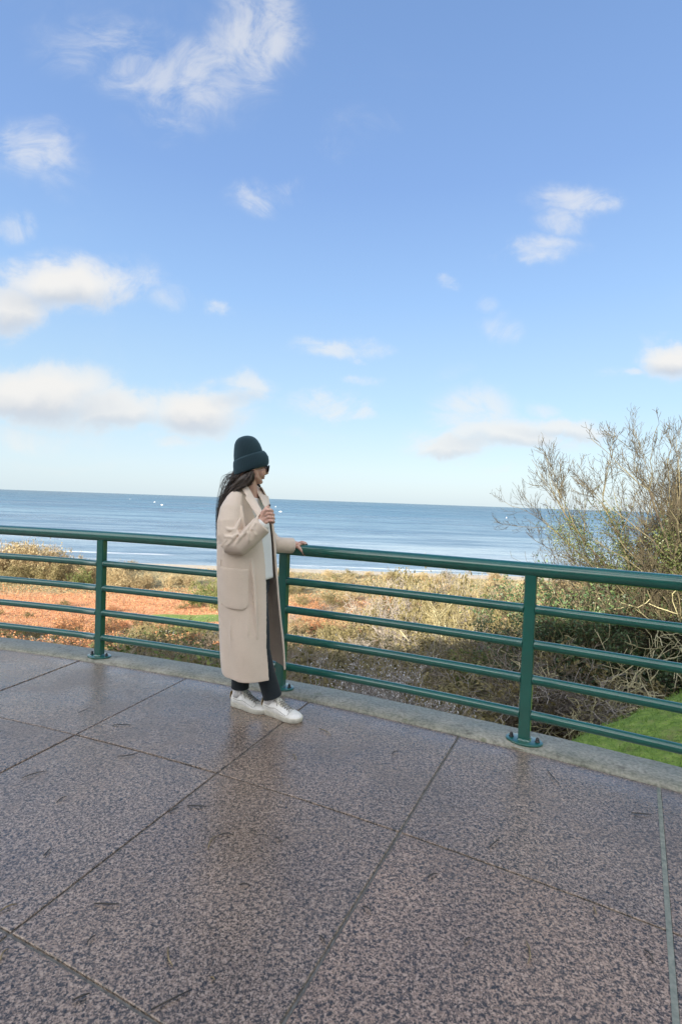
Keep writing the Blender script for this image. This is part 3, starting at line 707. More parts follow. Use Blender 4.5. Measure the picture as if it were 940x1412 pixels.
for (px, Y, h, k, wr) in [(520, 84, 10, 'bare_grey', .55), (545, 90, 12, 'olive', .5), (575, 82, 11.5, 'bare_grey', .55), (600, 76, 11.5, 'olive', .5), (622, 84, 12.5, 'bare_grey', .5), (648, 78, 11, 'olive', .55), (590, 64, 8, 'olive', .6), (668, 60, 8.5, 'bare_grey', .6), (640, 50, 6.5, 'olive', .7), (560, 58, 6.5, 'bare_grey', .7), (690, 52, 8, 'olive', .6), (500, 70, 6, 'olive', .8)]:
    put(k, (px - 470) / 700 * Y, Y, h, wr)
# seed-head and yellow-leaved shrubs close to the kerb
for (px, py, Y, h, k) in [(520, 985, 11.5, 2.7, 'fluff'), (560, 985, 11, 2.6, 'fluff'), (590, 1010, 10.5, 2.2, 'fluff'), (540, 985, 11.2, 2.7, 'fluff'), (540, 990, 11.8, 2.3, 'bare_grey'), (490, 960, 12.5, 1.9, 'fluff'), (610, 990, 12, 1.9, 'bare_brown'),
                           (470, 965, 11.5, 1.7, 'yellow'), (520, 990, 10.7, 1.8, 'yellow'), (575, 1000, 10.8, 2.0, 'yellow'), (655, 1010, 10, 1.6, 'yellow'), (680, 1010, 9.6, 1.3, 'bare_grey')]:
    x = (px - 470) / 700 * Y; put(k, x, Y, h, .95)

# big trees ----------------------------------------------------------
def tree(name, label, loc, stems, P_, seed, bark, ivy=None, ivn=0, ivh=2, ivsize=.09, minr=.006, ivr=.35, group=None):
    rs = np.random.default_rng(seed); z = float(terrain(loc[0], loc[1])); e = empty(name, (loc[0], loc[1], z)); tag(e, label, 'tree', group)
    ls = grow_branches(rs, stems, P_)
    thick = [l for l in ls if l[2] == 0]; thin = [l for l in ls if l[2] > 0]
    V, Fq = tubes_np(thick, 8, .02); o = npmesh('trunk', V, Fq, bark[0], smooth=True); o.parent = e
    V, Fq = tubes_np([l for l in thin if l[2] == 1], 5, .01); V2, F2 = tubes_np([l for l in thin if l[2] > 1], 3, minr)
    V, Fq, mi = merge([(V, Fq, 0), (V2, F2, 1)]); o = npmesh('crown', V, Fq, [bark[0], bark[1]], mi, smooth=True); o.parent = e
    if ivy:
        pts = np.array([a + (b_ - a) * t for l in ls if l[2] == 0 for a, b_ in zip(l[0][:-1], l[0][1:]) for t in (0, .25, .5, .75) if .8 < a[2] and a[2] + z < ivh]); C = pts[rs.integers(0, len(pts), ivn)] + rs.normal(size=(ivn, 3)) * ivr * rs.uniform(.3, 1.2, (ivn, 1))
        V, Fq = leaves_np(rs, C, ivsize, .8); o = npmesh('ivy', V, Fq, ivy); o.parent = e; o['label'] = 'ivy leaves clothing the trunk and lower limbs'
    return e
T = dict(TREE)
rs = np.random.default_rng(3)
def fan(n, h, r, lean=(0, 0), spread=.5, base=.25, rs=rs):
    out = []
    for i in range(n):
        a = 2 * math.pi * (i + rs.uniform(-.3, .3)) / n; s = spread * rs.uniform(.5, 1.15); q = base * rs.uniform(.3, 1)
        out.append(((math.cos(a) * q, math.sin(a) * q, -.2), (math.cos(a) * s + lean[0], math.sin(a) * s + lean[1], 1), h * rs.uniform(.8, 1.08), r * rs.uniform(.75, 1)))
    return out
T['kids'] = [16, 11, 6, 0]; T['ang'] = (.35, .8); T['ratio'] = (.27, .45)
tree('bare_tree', 'largest bare tree at the right edge, its twigs rising high above the ivy-clad base', (14.4, 19.4), fan(15, 9.8, .11, (.04, 0), .42), dict(T, kids=[22, 13, 6, 0]), 5, (m_bark, m_branch), m_ivy, 110000, 0.8, .065, .0066, .42)
tree('bare_tree', 'bare spreading tree in the middle of the tree group, twigs reaching left over the sea', (12.5, 19.6), fan(12, 4.8, .085, (.02, 0), .42), dict(T, kids=[18, 12, 6, 0]), 11, (m_bark, m_branch), m_ivy, 70000, .2, .06, .0066, .36)
T2 = dict(T); T2['kids'] = [10, 8, 4.5, 0]; T2['ratio'] = (.3, .5)
tree('bare_tree', 'low bare tree leftmost of the tree group, behind the railing post on the right', (9.6, 21.0), fan(11, 3.7, .07, (-.12, 0), .62), T2, 17, (m_bark, m_branch), m_ivy, 5000, -2.8, .06, .007, .25)
tree('bare_tree', 'slender bare tree at the far right edge behind the largest tree', (16.2, 22), fan(9, 9.0, .11, (-.1, 0), .45), T2, 21, (m_bark, m_branch), m_ivy, 50000, 1.0, .07, .007, .45)
tree('bare_tree', 'small pale bare tree in the scrub behind the long right-hand railing bay', (7.0, 32), fan(7, 4.6, .07, (0, 0), .7), T2, 23, (m_pale, m_twig_olive), None, 0, 1, .08, .009)
tree('bare_tree', 'weeping olive-twigged tree in the scrub just left of the right-hand post', (4.6, 26), fan(9, 4.4, .05, (0, 0), .95), dict(T2, trop=[-.02, -.08, -.14, -.16]), 29, (m_pale, m_twig_olive), None, 0, 1, .08, .008)
for i, (x, y, h, wr) in enumerate([(10.6, 18.6, 4.0, .9), (12.6, 18.2, 4.2, .9), (14.8, 18.6, 5.0, .9), (9.2, 19.6, 3.6, 1.0), (11.6, 19.6, 4.6, .8), (13.8, 20.3, 5.2, .8), (16.5, 19.4, 5.2, .9), (8.0, 18.9, 2.4, 1.1)]):
    put('dark', x, y, h, wr)
for (x, y, h) in [(9.6, 17.0, 4.2), (11.3, 16.8, 4.8), (12.4, 16.4, 4.4), (7.9, 17.4, 3.4), (13.6, 17, 5.0), (10.5, 17.2, 5.0), (8.8, 17.6, 4.0), (11.8, 17.4, 5.4)]:
    put('droop', x, y, h, .9)
for (x, y, h, k) in [(9.2, 14.8, .9, 'olive'), (9.8, 15.4, 1.2, 'bare_grey'), (10.8, 15.4, 1.6, 'rust'), (7.2, 14.8, 1.4, 'bare_grey'), (11.8, 15.8, 1.6, 'olive'), (9.0, 16.2, 1.5, 'green'), (5.4, 16.6, 1.8, 'bare_brown'), (6.2, 15.0, 1.3, 'bare_grey'), (4.2, 15.6, 2.0, 'bare_grey'), (12.9, 15.6, 1.5, 'bare_brown')]:
    put(k, x, y, h, 1.05)

relabel()
# pale slabs in the gully, board by the pond, path
m_pslab = noisy('pale_stone', (.50, .49, .47), (.36, .35, .33), 8, .7)
for (px, py, s, rz, lb) in [(814, 990, (.75, .34, .10), .9, 'pale flat stone slab lying at the foot of the lawn beside the gully'), (743, 974, (.8, .25, .09), -.1, 'long pale slab lying in the grass seen just right of the railing post'), (824, 978, (.55, .3, .08), .8, 'darker stone slab just above the pale one in the gully')]:
    p = hit(px, py + 3); mb = MB(); mb.box((0, 0, .12), s, rz, .15); o = mb.build('stone_slab', m_pslab, smooth=False); o.location = p; mod(o, 'BEVEL', width=.02, segments=2); tag(o, lb, 'stone')
p = hit(229, 884); e = empty('information_board', p, .3); tag(e, 'small white information board standing by the green pond edge far below', 'sign')
for sx in (-.9, .9):
    mb = MB(); mb.box((sx, 0, .6), (.12, .12, 1.3)); o = mb.build('leg', m_boat, smooth=False); o.parent = e
mb = MB(); mb.box((0, 0, 1.35), (2.6, 1.1, .12), 0, .5); o = mb.build('panel', m_boat, smooth=False); o.parent = e
m_path = noisy('gravel_path', (.16, .16, .17), (.26, .26, .27), 1.5, .8)
mb = MB(); ctr = [hit(*q) for q in [(222, 889), (245, 884), (262, 879), (280, 877.5), (300, 877)]]; ring = []
for i in range(len(ctr) - 1):
    for t in np.linspace(0, 1, 8, endpoint=False):
        p = ctr[i].lerp(ctr[i + 1], t); z = float(terrain(p.x, p.y)) + .35; ring.append([(p.x - .5, p.y - 1.6, z), (p.x + .5, p.y + 1.6, z)])
mb.loft(ring, closed=False); o = mb.build('path', m_path); tag(o, kind='structure')

# low growth covering the slopes --------------------------------------
def cover(name, n, y0, y1, xl, xr, mats, wts, size_k, keep, lift=.0, asp=.34, up=2.2):
    rs = np.random.default_rng(len(name) * 31)
    y = np.exp(rs.uniform(math.log(y0), math.log(y1), n)); x = y * rs.uniform(xl, xr, n); k = keep(x, y, rs); x = x[k]; y = y[k]; n = len(x)
    s = size_k * y; z = terrain(x, y) + s * rs.uniform(0, .6, n) + lift
    V, Fq = leaves_np(rs, np.stack([x, y, z], -1), s, asp, up); o = npmesh(name, V, Fq, mats, rs.choice(len(mats), n, p=wts)); tag(o, kind='stuff'); return o
def far_enough(x, y): return np.hypot(x - CX, y - CY) > RO + .4
def notclear(x, y): return ~((lawn_mask(x, y) > .4) & (y < 26)) & far_enough(x, y) & ~(np.hypot(x - 5.2, y - 13.4) < 1.6) & ~(((x + 42) / 18) ** 2 + ((y - 137) / 9) ** 2 < 1)
o = cover('undergrowth', 70000, 7, 110, -.8, .8, [m_lf_olive, m_twig_brown, m_lf_green, m_twig_grey], [.3, .3, .12, .28], .0085, lambda x, y, r: notclear(x, y))
tag(o, 'tangled brown and olive undergrowth covering the slope between the shrubs', 'undergrowth')
o = cover('bracken', 90000, 85, 200, -.8, .8, [m_lf_rust, m_lf_olive, m_lf_tan], [.78, .08, .14], .0032, lambda x, y, r: notclear(x, y) & (x + 12 * np.sin(y * .07) < r.normal(0, 22, len(x))))
tag(o, 'sunlit orange bracken covering the flat field on the left', 'bracken')
o = cover('dune_scrub', 130000, 100, 268, -.8, .8, [m_lf_tan, m_lf_olive, m_lf_rust], [.66, .28, .06], .0030, lambda x, y, r: ((y > 185) | (x > -20 + r.normal(0, 15, len(x)))))
tag(o, 'straw-coloured low dune scrub and reeds behind the beach', 'scrub')
o = cover('long_grass', 26000, 9, 16, .38, .85, [m_lf_tan, m_lf_olive, m_grass], [.45, .3, .25], .011, lambda x, y, r: (np.abs(lawn_mask(x, y) - .35) < .33) & far_enough(x, y), asp=.16, up=3)
tag(o, 'straw and green long grass along the ragged upper edge of the lawn', 'grass')
rs = np.random.default_rng(99); n = 90000; x = rs.uniform(3.5, 20, n); y = rs.uniform(4, 26, n); k = (lawn_mask(x, y) > .3) & far_enough(x, y) & (x < y * .8 + 1); x = x[k]; y = y[k]
V, Fq = leaves_np(rs, np.stack([x, y, terrain(x, y) + .03], -1), .12, .10, 1.6); o = npmesh('lawn_grass', V, Fq, m_grass); tag(o, 'bright green mown grass on the bank at the lower right', 'grass', kind='stuff')

# ------------------------------------------------------------------ fallen pine needles and twigs on the paving
m_needle = noisy('dry_needle', (.16, .11, .05), (.30, .23, .12), 20, .6, bs=0)
m_needle2 = noisy('dark_twig', (.035, .03, .022), (.07, .055, .04), 20, .6, bs=0)
nd = [(130,1246,165,1247,1),(232,1307,238,1332,0),(208,1393,263,1365,1),(0,1257,24,1247,0),(725,1298,727,1330,0),(155,1000,181,1000,1),(162,1043,191,1038,1),(78,1107,92,1098,1),
      (30,1073,65,1063,1),(287,1170,300,1152,0),(301,1152,322,1152,1),(258,1111,285,1112,1),(403,1040,408,1048,0),(440,1005,456,1015,0),(108,983,122,977,1),(818,1250,823,1262,0),(675,1168,688,1156,1),
      (755,1063,772,1082,1),(870,1121,898,1124,1),(685,1020,722,1035,0),(380,1153,390,1162,1),(0,1325,12,1308,0),(100,1380,124,1370,1),(120,1300,132,1290,1),(540,1040,549,1036,1),(290,1348,296,1352,0),
      (232,1120,246,1113,1),(640,1300,650,1294,1),(500,1250,512,1258,1),(888,1310,900,1325,1),(590,1210,603,1205,1),(440,1290,448,1302,1),(330,1220,345,1222,1),(60,1180,70,1170,1)]
lab = {0: ('pale dry pine needle lying on the wet granite', 'pale fallen pine needles'), 1: ('thin dark twig lying on the wet granite', 'dark fallen twigs')}
NL = []
for i, (x0, y0, x1, y1, kd) in enumerate(nd):
    a = G(x0, y0, .004); b_ = G(x1, y1, .004); mid = (a + b_) / 2; side = Vector((-(b_ - a).y, (b_ - a).x, 0)) * random.uniform(-.16, .16)
    mb = MB(); pts = [a - mid, (a - mid) * .4 + side * .8 + Vector((0, 0, .003)), (b_ - mid) * .35 + side + Vector((0, 0, .003)), b_ - mid]
    mb.tube(pts, [.0018, .0024, .0022, .0011], 5); o = mb.build('pine_needle' if kd == 0 else 'fallen_twig', [m_needle, m_needle2][kd]); o.location = mid
    tag(o, lab[kd][0], 'needle' if kd == 0 else 'twig', lab[kd][1]); NL.append((x0, y0, x1, y1, kd, o))

# tell the needles and twigs apart by where they lie
for kd in (0, 1):
    cells = {}
    for (x0, y0, x1, y1, k, o) in NL:
        if k != kd: continue
        x = (x0 + x1) / 2; y = (y0 + y1) / 2
        zx = 'at the left edge' if x < 110 else 'left of centre' if x < 300 else 'below the woman' if x < 470 else 'right of centre' if x < 700 else 'near the right edge'
        zy = 'close to the railing' if y < 1060 else 'in mid paving' if y < 1230 else 'in the foreground'
        cells.setdefault((zy, zx), []).append((x, o))
    for (zy, zx), l_ in cells.items():
        l_.sort(key=lambda q: q[0])
        for i, (x, o) in enumerate(l_):
            n_ = '' if len(l_) == 1 else ['leftmost ', 'second ', 'third ', 'fourth ', 'fifth ', 'sixth '][i]
            o['label'] = n_ + ('pale dry pine needle' if kd == 0 else 'thin dark twig') + ' on wet granite, ' + zy + ', ' + zx
# ------------------------------------------------------------------ the woman at the railing
Y0 = 3.17
def unit(v): v = Vector(v); v.normalize(); return v
phi = R_(25); Fd = Vector((math.cos(phi), -math.sin(phi), 0)); Rt = Vector((-math.sin(phi), -math.cos(phi), 0)); ZU = Vector((0, 0, 1))
pbase = G(352, 985, 0.0)
person = empty('person', pbase)
tag(person, 'woman in long beige coat and dark green beanie standing with one hand on the railing', 'person')
def railY(px):
    best = min((abs((lambda q: 0)(0)), 0) for _ in [0])
    for i in range(4000):
        a = R_(10) + i * R_(30) / 4000; q = P(RP, a, 1.0)
        d = q - Vector((0, 0, EYE)); x = 470 + 0; zc = d.dot(fw); sx_ = d.dot(rt) / zc * F + 470
        if sx_ >= px: return q.y
def caps(mb, pts, n=14):
    mb.tube([W(p[0], p[1], p[2]) for p in pts], [p[3] for p in pts], n, round_ends=True)
def remesh(o, vox, it=2, fac=.5):
    m = mod(o, 'REMESH'); m.mode = 'VOXEL'; m.voxel_size = vox; m.use_smooth_shade = True
    if it: s = mod(o, 'SMOOTH'); s.factor = fac; s.iterations = it
# head frame: turned away from the viewer, tipped slightly down
yaw = R_(30); hf = unit((math.cos(yaw), math.sin(yaw), -.12)); hr = unit(Vector((math.sin(yaw), -math.cos(yaw), 0))); hu = hr.cross(hf); hu = hu if hu.z > 0 else -hu
HC = W(348, 637, 3.14)
def H(f, r, u): return HC + hf * f + hr * r + hu * u
YR = railY(411)
mb = MB()
# torso
def tz(px, py, dy=0): return W(px, py, Y0 + dy)
mb.ell(tz(340, 712), (Fd * .088, Rt * .125, ZU * .13)); mb.ell(tz(341, 762), (Fd * .085, Rt * .12, ZU * .16)); mb.ell(tz(342, 808), (Fd * .105, Rt * .155, ZU * .14))
# neck and head
mb.tube([tz(342, 696), tz(344, 682, -.01), H(-.018, 0, -.085), H(-.01, 0, -.04)], [.066, .053, .051, .055], 16, round_ends=True)
mb.ell(H(-.016, 0, .020), (hf * .086, hr * .073, hu * .088)); mb.ell(H(.026, 0, -.035), (hf * .062, hr * .059, hu * .080)); mb.ell(H(.030, 0, -.083), (hf * .042, hr * .044, hu * .032))
mb.ell(H(.066, 0, -.112), (hf * .019, hr * .021, hu * .016))
mb.tube([H(.086, 0, -.016), H(.097, 0, -.036), H(.106, 0, -.050), H(.094, 0, -.057)], [.008, .010, .011, .009], 10, round_ends=True)
for s_ in (-1, 1):
    mb.ell(H(.098, .010 * s_, -.053), (hf * .008, hr * .008, hu * .007)); mb.ell(H(.052, .034 * s_, -.052), (hf * .032, hr * .026, hu * .036))
    mb.tube([H(.000, .050 * s_, -.055), H(.022, .040 * s_, -.086), H(.060, .012 * s_, -.110)], [.020, .020, .017], 10, round_ends=True)
    mb.ell(H(-.012, .076 * s_, -.028), (hf * .018, hr * .008, hu * .030)); mb.tube([H(.080, .044 * s_, .006), H(.090, .026 * s_, .012), H(.090, .010 * s_, .008)], [.008, .009, .008], 8, round_ends=True)
    mb.ell(H(.073, .030 * s_, -.008), (hf * .014, hr * .014, hu * .012))
mb.tube([H(.079, -.020, -.077), H(.088, 0, -.075), H(.079, .020, -.077)], [.004, .0068, .004], 8, round_ends=True)
mb.tube([H(.077, -.017, -.085), H(.085, 0, -.087), H(.077, .017, -.085)], [.004, .0080, .004], 8, round_ends=True)
# arms
caps(mb, [(328, 698, 3.06, .040), (320, 722, 2.99, .042), (321, 748, 2.965, .040), (341, 739, 2.94, .036), (358, 721, 2.942, .027), (362.5, 716, 2.945, .026)])
caps(mb, [(355, 700, 3.28, .040), (362, 720, 3.40, .040), (370, 743, 3.48, .038), (388, 750, YR - .05, .033), (404, 751.5, YR - .015, .026), (408, 751, YR - .012, .025)])
# raised right hand closed round the lapel
mb.ell(W(365.6, 711.5, 2.945), (unit((.55, -.25, .75)) * .045, Vector((.72, .25, -.55)).normalized() * .036, Vector((.3, -.93, -.05)).normalized() * .017))
for i in range(4):
    k = [1.0, 1.06, 1.0, .86][i]; bx = 368.6 + .9 * i; by = 703.0 + 4.9 * i
    caps(mb, [(bx - 4.5, by + 3.0, 2.935, .0095), (bx, by, 2.925, .0098), (bx + 5.6 * k, by + .3, 2.922, .0090), (bx + 7.4 * k, by + 2.2, 2.945, .0084), (bx + 4.2 * k, by + 3.4, 2.966, .0078), (bx + .8, by + 3.2, 2.972, .0070)], 10)
caps(mb, [(361.5, 713, 2.935, .014), (363.5, 705.5, 2.930, .012), (367.5, 700.2, 2.934, .0098), (371.0, 697.4, 2.944, .0080)], 10)
# left hand resting on the top rail
q = lambda px, py, dy, r: (px, py, YR + dy, r)
mb.ell(W(410.2, 750.6, YR - .006), (Vector((.99, 0, -.12)).normalized() * .040, Vector((0, 1, -.1)).normalized() * .040, Vector((.1, -.1, 1)).normalized() * .0145))
caps(mb, [q(410, 749.6, -.028, .0098), q(415, 748.2, -.026, .0095), q(419.5, 749.2, -.022, .0085), q(423.0, 751.8, -.020, .0072)], 10)
caps(mb, [q(411, 749.5, -.006, .0098), q(416.5, 747.4, .002, .0096), q(421, 748.6, .016, .0086), q(423.6, 752, .028, .0074)], 10)
caps(mb, [q(411, 749.5, .012, .0098), q(415.5, 747.2, .026, .0094), q(419, 749.2, .044, .0085), q(420.6, 754, .050, .0074)], 10)
caps(mb, [q(409.5, 749.5, .026, .009), q(413, 748.0, .040, .0086), q(415.6, 750.6, .052, .0078), q(416.4, 755, .054, .0068)], 10)
caps(mb, [q(406.5, 752.5, -.028, .015), q(411.5, 754.2, -.044, .0125), q(416.0, 759.6, -.050, .0100), q(419.8, 765.0, -.046, .0082)], 10)
# legs and feet
def ankle(heel, toe):
    a = G(*heel); b_ = G(*toe); s = (b_ - a).length / .262; d = (b_ - a).normalized(); return a + d * .047 * s, d
LEGS = []
for (heel, toe, px_, py_, Y_) in (((363.5, 981), (415.5, 997), 347, 812, 3.12), ((320, 971), (369, 984.5), 337, 812, 3.24)):
    A_, d_ = ankle(heel, toe); hip = W(px_, py_, Y_); knee = hip.lerp(A_, .48) - Fd * .012; LEGS.append((hip, knee, A_, d_))
    mb.tube([hip, hip.lerp(knee, .5), knee, knee.lerp(A_ + ZU * .16, .5), A_ + ZU * .16, A_ + ZU * .10, A_ + ZU * .06 + d_ * .005, A_ + ZU * .045 + d_ * .06, A_ + ZU * .035 + d_ * .12], [.075, .062, .048, .044, .034, .031, .034, .028, .022], 14, round_ends=True)
body = mb.build('body', m_skin, person); remesh(body, .0034, 2, .45)
# nails
mb = MB(); mb.ell(W(371.4, 696.8, 2.938), (unit((.7, -.1, .55)) * .0075, unit((.3, -.8, .2)) * .004, unit((.6, 0, -.7)) * .006), 10, 6)
for p_ in [q(422.8, 751.2, -.028, 0), q(419.4, 764.2, -.053, 0)]: mb.ell(W(*p_[:3]), ((.0065, 0, -.004), (0, .003, 0), (.003, 0, .006)), 10, 6)
mb.build('nail', m_black, body)
# eyes and lips (behind the glasses)
for s_ in (-1, 1):
    mb = MB(); mb.ell(H(.0775, .030 * s_, -.008), (hf * .0115, hr * .012, hu * .0095), 14, 10); mb.build('eye', m_sock, body)
m_lip, _n, _b = pm('lips', (.48, .17, .15), .45)
mb = MB(); mb.tube([H(.080, -.019, -.0768), H(.0905, 0, -.075), H(.080, .019, -.0768)], [.0025, .0052, .0025], 8, round_ends=True)
mb.tube([H(.078, -.016, -.0845), H(.0880, 0, -.0862), H(.078, .016, -.0845)], [.0025, .0062, .0025], 8, round_ends=True); mb.build('lips', m_lip, body)

# trousers
mb = MB(); mb.ell(tz(342, 806), (Fd * .12, Rt * .17, ZU * .15))
def leg(mb, cs, n=28, ph_=0):
    rings = []
    for (px, py, Y, r, tilt) in cs:
        c = W(px, py, Y); rings.append([c + Vector((math.cos(t), math.sin(t) * .95, tilt * math.cos(t))) * r * (1 + .03 * math.sin(3 * t + ph_ + py * .05)) for t in [2 * math.pi * k / n for k in range(n)]])
    mb.loft(rings)
for li, (hip, knee, A_, d_) in enumerate(LEGS):
    hem = A_ + ZU * (.105 if li == 0 else .118) + d_ * .012; stops = [(hip, .094), (hip.lerp(knee, .5), .082), (knee, .070), (knee.lerp(hem, .45), .062), (knee.lerp(hem, .8), .057), (hem + ZU * .012, .057), (hem, .059)]; rings = []
    for j, (c, r) in enumerate(stops):
        rings.append([c + Vector((math.cos(t), math.sin(t) * .95, 0)) * r * (1 + .035 * math.sin(3 * t + j * 1.7 + li)) + ZU * (r * (.30 if li == 0 else 0) * math.cos(t) if j > 3 else 0) for t in [2 * math.pi * k / 28 for k in range(28)]])
    mb.loft(rings)
o = mb.build('trousers', m_trs, person); remesh(o, .005, 3)

# coat ----------------------------------------------------------------
ROWS = [  # py at the body axis, left px, right px, near-edge angle, far-edge angle, side/front ratio
 (924, 304.5, 393.5, 25, -31, 1.05), (905, 303, 392.3, 25, -31, 1.06), (880, 302, 390, 25, -31, 1.08), (850, 301, 386.5, 20, -31, 1.10), (820, 300.5, 383.5, 14, -31, 1.15), (800, 300.5, 382, 11, -31, 1.2),
 (780, 300.5, 380.5, 10, -31, 1.25), (760, 301, 379.5, 11, -30, 1.3), (740, 301.5, 378, 14, -29, 1.35), (722, 303, 375.5, 19, -28, 1.42), (706, 306, 372.5, 27, -26, 1.5), (695, 310, 369.5, 30, -24, 1.55), (687, 315, 366, 34, -22, 1.55), (681, 322, 361.5, 42, -20, 1.4), (677, 328, 357.5, 50, -18, 1.2), (674, 331.5, 355.5, 55, -16, 1.1)]
_pys = np.array([r[0] for r in ROWS][::-1], float); _tab = np.array([r[1:] for r in ROWS][::-1], float)
def coat_row(py): return [np.interp(py, _pys, _tab[:, j]) for j in range(5)]
def coat_pt(t, py, off=0.0):
    xl, xr, tn, tf, k = coat_row(py); cx = (xl + xr) / 2; hw = (xr - xl) / 2 * Y0 / 700 * .985
    af = hw / math.sqrt(.821 + .179 * k * k); as_ = af * k
    lowf = min(1, max(0, (py - 740) / 150)); f = 1 + (.012 + .028 * lowf) * math.sin(3.0 * t + 1.1 + py * .004) + .020 * lowf * math.sin(7 * t + .5 + py * .006) + .006 * math.sin(11 * t + py * .012) + .008 * math.sin(2 * t - py * .05) * (1 - lowf)
    c = W(cx, py, Y0); a = af * f + off; b2 = as_ * f + off
    z = c.z + (-.010 * math.cos(t - .6) if py > 915 else 0)
    return Vector((c.x, c.y, z)) + Fd * a * math.cos(t) + Rt * b2 * math.sin(t)
mb = MB(); rings = []; nT = 64; TH = .012
pyl = [924, 921.5] + list(range(916, 700, -6)) + [700, 695, 690, 686, 682, 679, 676.5, 674]
for py in pyl:
    xl, xr, tn, tf, k = coat_row(py); t0, t1 = R_(tn), R_(360 + tf); ts = [t0 + (t1 - t0) * i / nT for i in range(nT + 1)]
    rings.append([coat_pt(t, py) for t in ts] + [coat_pt(t, py, -TH) for t in reversed(ts)])
mb.loft(rings)
# sleeves
caps(mb, [(325, 690, 3.05, .058), (319.5, 704, 3.01, .070), (316.5, 722, 2.975, .073), (316, 738, 2.96, .072), (320.5, 750, 2.948, .068), (331, 750.5, 2.94, .066), (343, 742, 2.938, .061)], 24)
n_ = 28
def sleeve(pts):
    P3 = [W(*p[:3]) for p in pts]; mb.tube(P3, [p[3] for p in pts], n_)
sleeve([(331, 750.5, 2.94, .064), (343, 742, 2.938, .061), (352, 733, 2.940, .0595), (359, 726, 2.942, .0600), (361.5, 723.6, 2.943, .0605), (361.6, 723.5, 2.943, .052), (359.8, 725.5, 2.942, .048)])
caps(mb, [(355, 692, 3.30, .058), (361, 712, 3.38, .062), (368, 738, 3.46, .058), (378, 749, 3.51, .054)], 22)
sleeve([(372, 746, 3.49, .054), (384, 751.5, YR - .06, .054), (396, 752, YR - .04, .0535), (403.6, 752.3, YR - .02, .0545), (403.7, 752.3, YR - .02, .046), (401, 752.2, YR - .025, .042)])
# soft folds raised in the wool
for f_ in [[(331, 716, 2.925, .010), (325, 730, 2.900, .012), (314, 744, 2.888, .012), (306, 752, 2.91, .010)],
           [(328, 733, 2.895, .008), (322, 742, 2.880, .011), (314, 751, 2.885, .010)],
           [(337, 733, 2.89, .008), (331, 741, 2.876, .011), (324, 753, 2.884, .010)],
           [(346, 722, 2.905, .009), (340, 731, 2.884, .011), (335, 738, 2.88, .009)],
           [(333, 700, 2.985, .010), (334, 714, 2.965, .013), (336, 728, 2.96, .012)],
           [(314, 688, 3.00, .008), (309, 702, 2.965, .010), (305, 720, 2.95, .009)],
           [(355, 713, 2.92, .008), (352, 722, 2.890, .009), (347, 730, 2.882, .008)],
           [(303, 716, 2.985, .006), (308, 726, 2.915, .009), (317, 731, 2.888, .009), (327, 728, 2.90, .006)],
           [(305, 733, 2.93, .006), (311, 740, 2.888, .009), (320, 741, 2.876, .008), (329, 736, 2.885, .006)],
           [(350, 728, 2.882, .006), (352, 737, 2.880, .007), (349, 745, 2.90, .006)],
           [(342, 735, 2.873, .007), (343, 745, 2.876, .008), (339, 755, 2.90, .006)],
           [(346, 772, 2.995, .008), (350, 800, 2.985, .010), (353, 840, 2.98, .010), (354, 880, 2.985, .007)],
           [(320, 835, 2.985, .007), (318, 870, 2.975, .010), (321, 905, 2.99, .008)],
           [(338, 840, 2.975, .006), (342, 870, 2.965, .009), (340, 900, 2.97, .007)],
           [(380, 743.5, 3.49, .010), (386, 749, 3.475, .010), (392, 757, 3.49, .009)]]:
    caps(mb, f_, 10)
coat = mb.build('coat', m_coat, person); remesh(coat, .0046, 5, .5)
# collar and lapels: folded strips of cloth
def strip(name, A, B, off, th, mat, nrm_hint):
    mb = MB(); n = len(A); m_ = 6; g_ = []
    for i in range(n):
        a = W(*A[i]); b2 = W(*B[i]); g_.append([a.lerp(b2, j / m_) + Vector(nrm_hint) * (math.sin(j / m_ * math.pi) * off) for j in range(m_ + 1)])
    mb.loft(g_, closed=False); o = mb.build(name, mat, coat); s_ = mod(o, 'SOLIDIFY', thickness=th, offset=0); b_ = mod(o, 'BEVEL', width=.003, segments=2); s2 = mod(o, 'SUBSURF', levels=2, render_levels=2); return o
strip('lapel', [(331.5, 671.5, 3.075), (336, 678, 3.035), (339.5, 683.5, 2.998), (338.2, 687.5, 2.985), (343, 695, 2.975), (349, 704, 2.95), (355.5, 713, 2.925)],
      [(340.0, 668.5, 3.09), (343.5, 674, 3.065), (346.5, 679, 3.045), (348.0, 682, 3.035), (352.0, 689, 3.015), (357, 697.5, 2.985), (362.5, 706.5, 2.95)], .008, .007, m_coat, (0, -1, .3))
strip('lapel', [(350, 669, 3.20), (352.5, 674.5, 3.17), (355.5, 681, 3.14), (357, 684, 3.13), (360.0, 690, 3.10), (364, 698, 3.05), (368, 706, 3.0)],
      [(357, 668, 3.26), (361, 675, 3.24), (365, 683.5, 3.20), (369.8, 684.5, 3.19), (371.5, 692, 3.16), (372.3, 700, 3.12), (373, 709, 3.08)], .006, .007, m_coat, (.5, -.6, .4))
# back of the collar round the neck
mb = MB(); g_ = []
for i in range(25):
    t = R_(62 + (338 - 62) * i / 24); c = W(343.5, 676, Y0)
    g_.append([c + Fd * .066 * math.cos(t) + Rt * .078 * math.sin(t) + ZU * .016, c + Fd * .074 * math.cos(t) + Rt * .086 * math.sin(t) + ZU * .021, c + Fd * .090 * math.cos(t) + Rt * .104 * math.sin(t) - ZU * .016, c + Fd * .098 * math.cos(t) + Rt * .118 * math.sin(t) - ZU * .030])
mb.loft(g_, closed=False); o = mb.build('collar', m_coat, coat); mod(o, 'SOLIDIFY', thickness=.007); mod(o, 'SUBSURF', levels=2, render_levels=2)
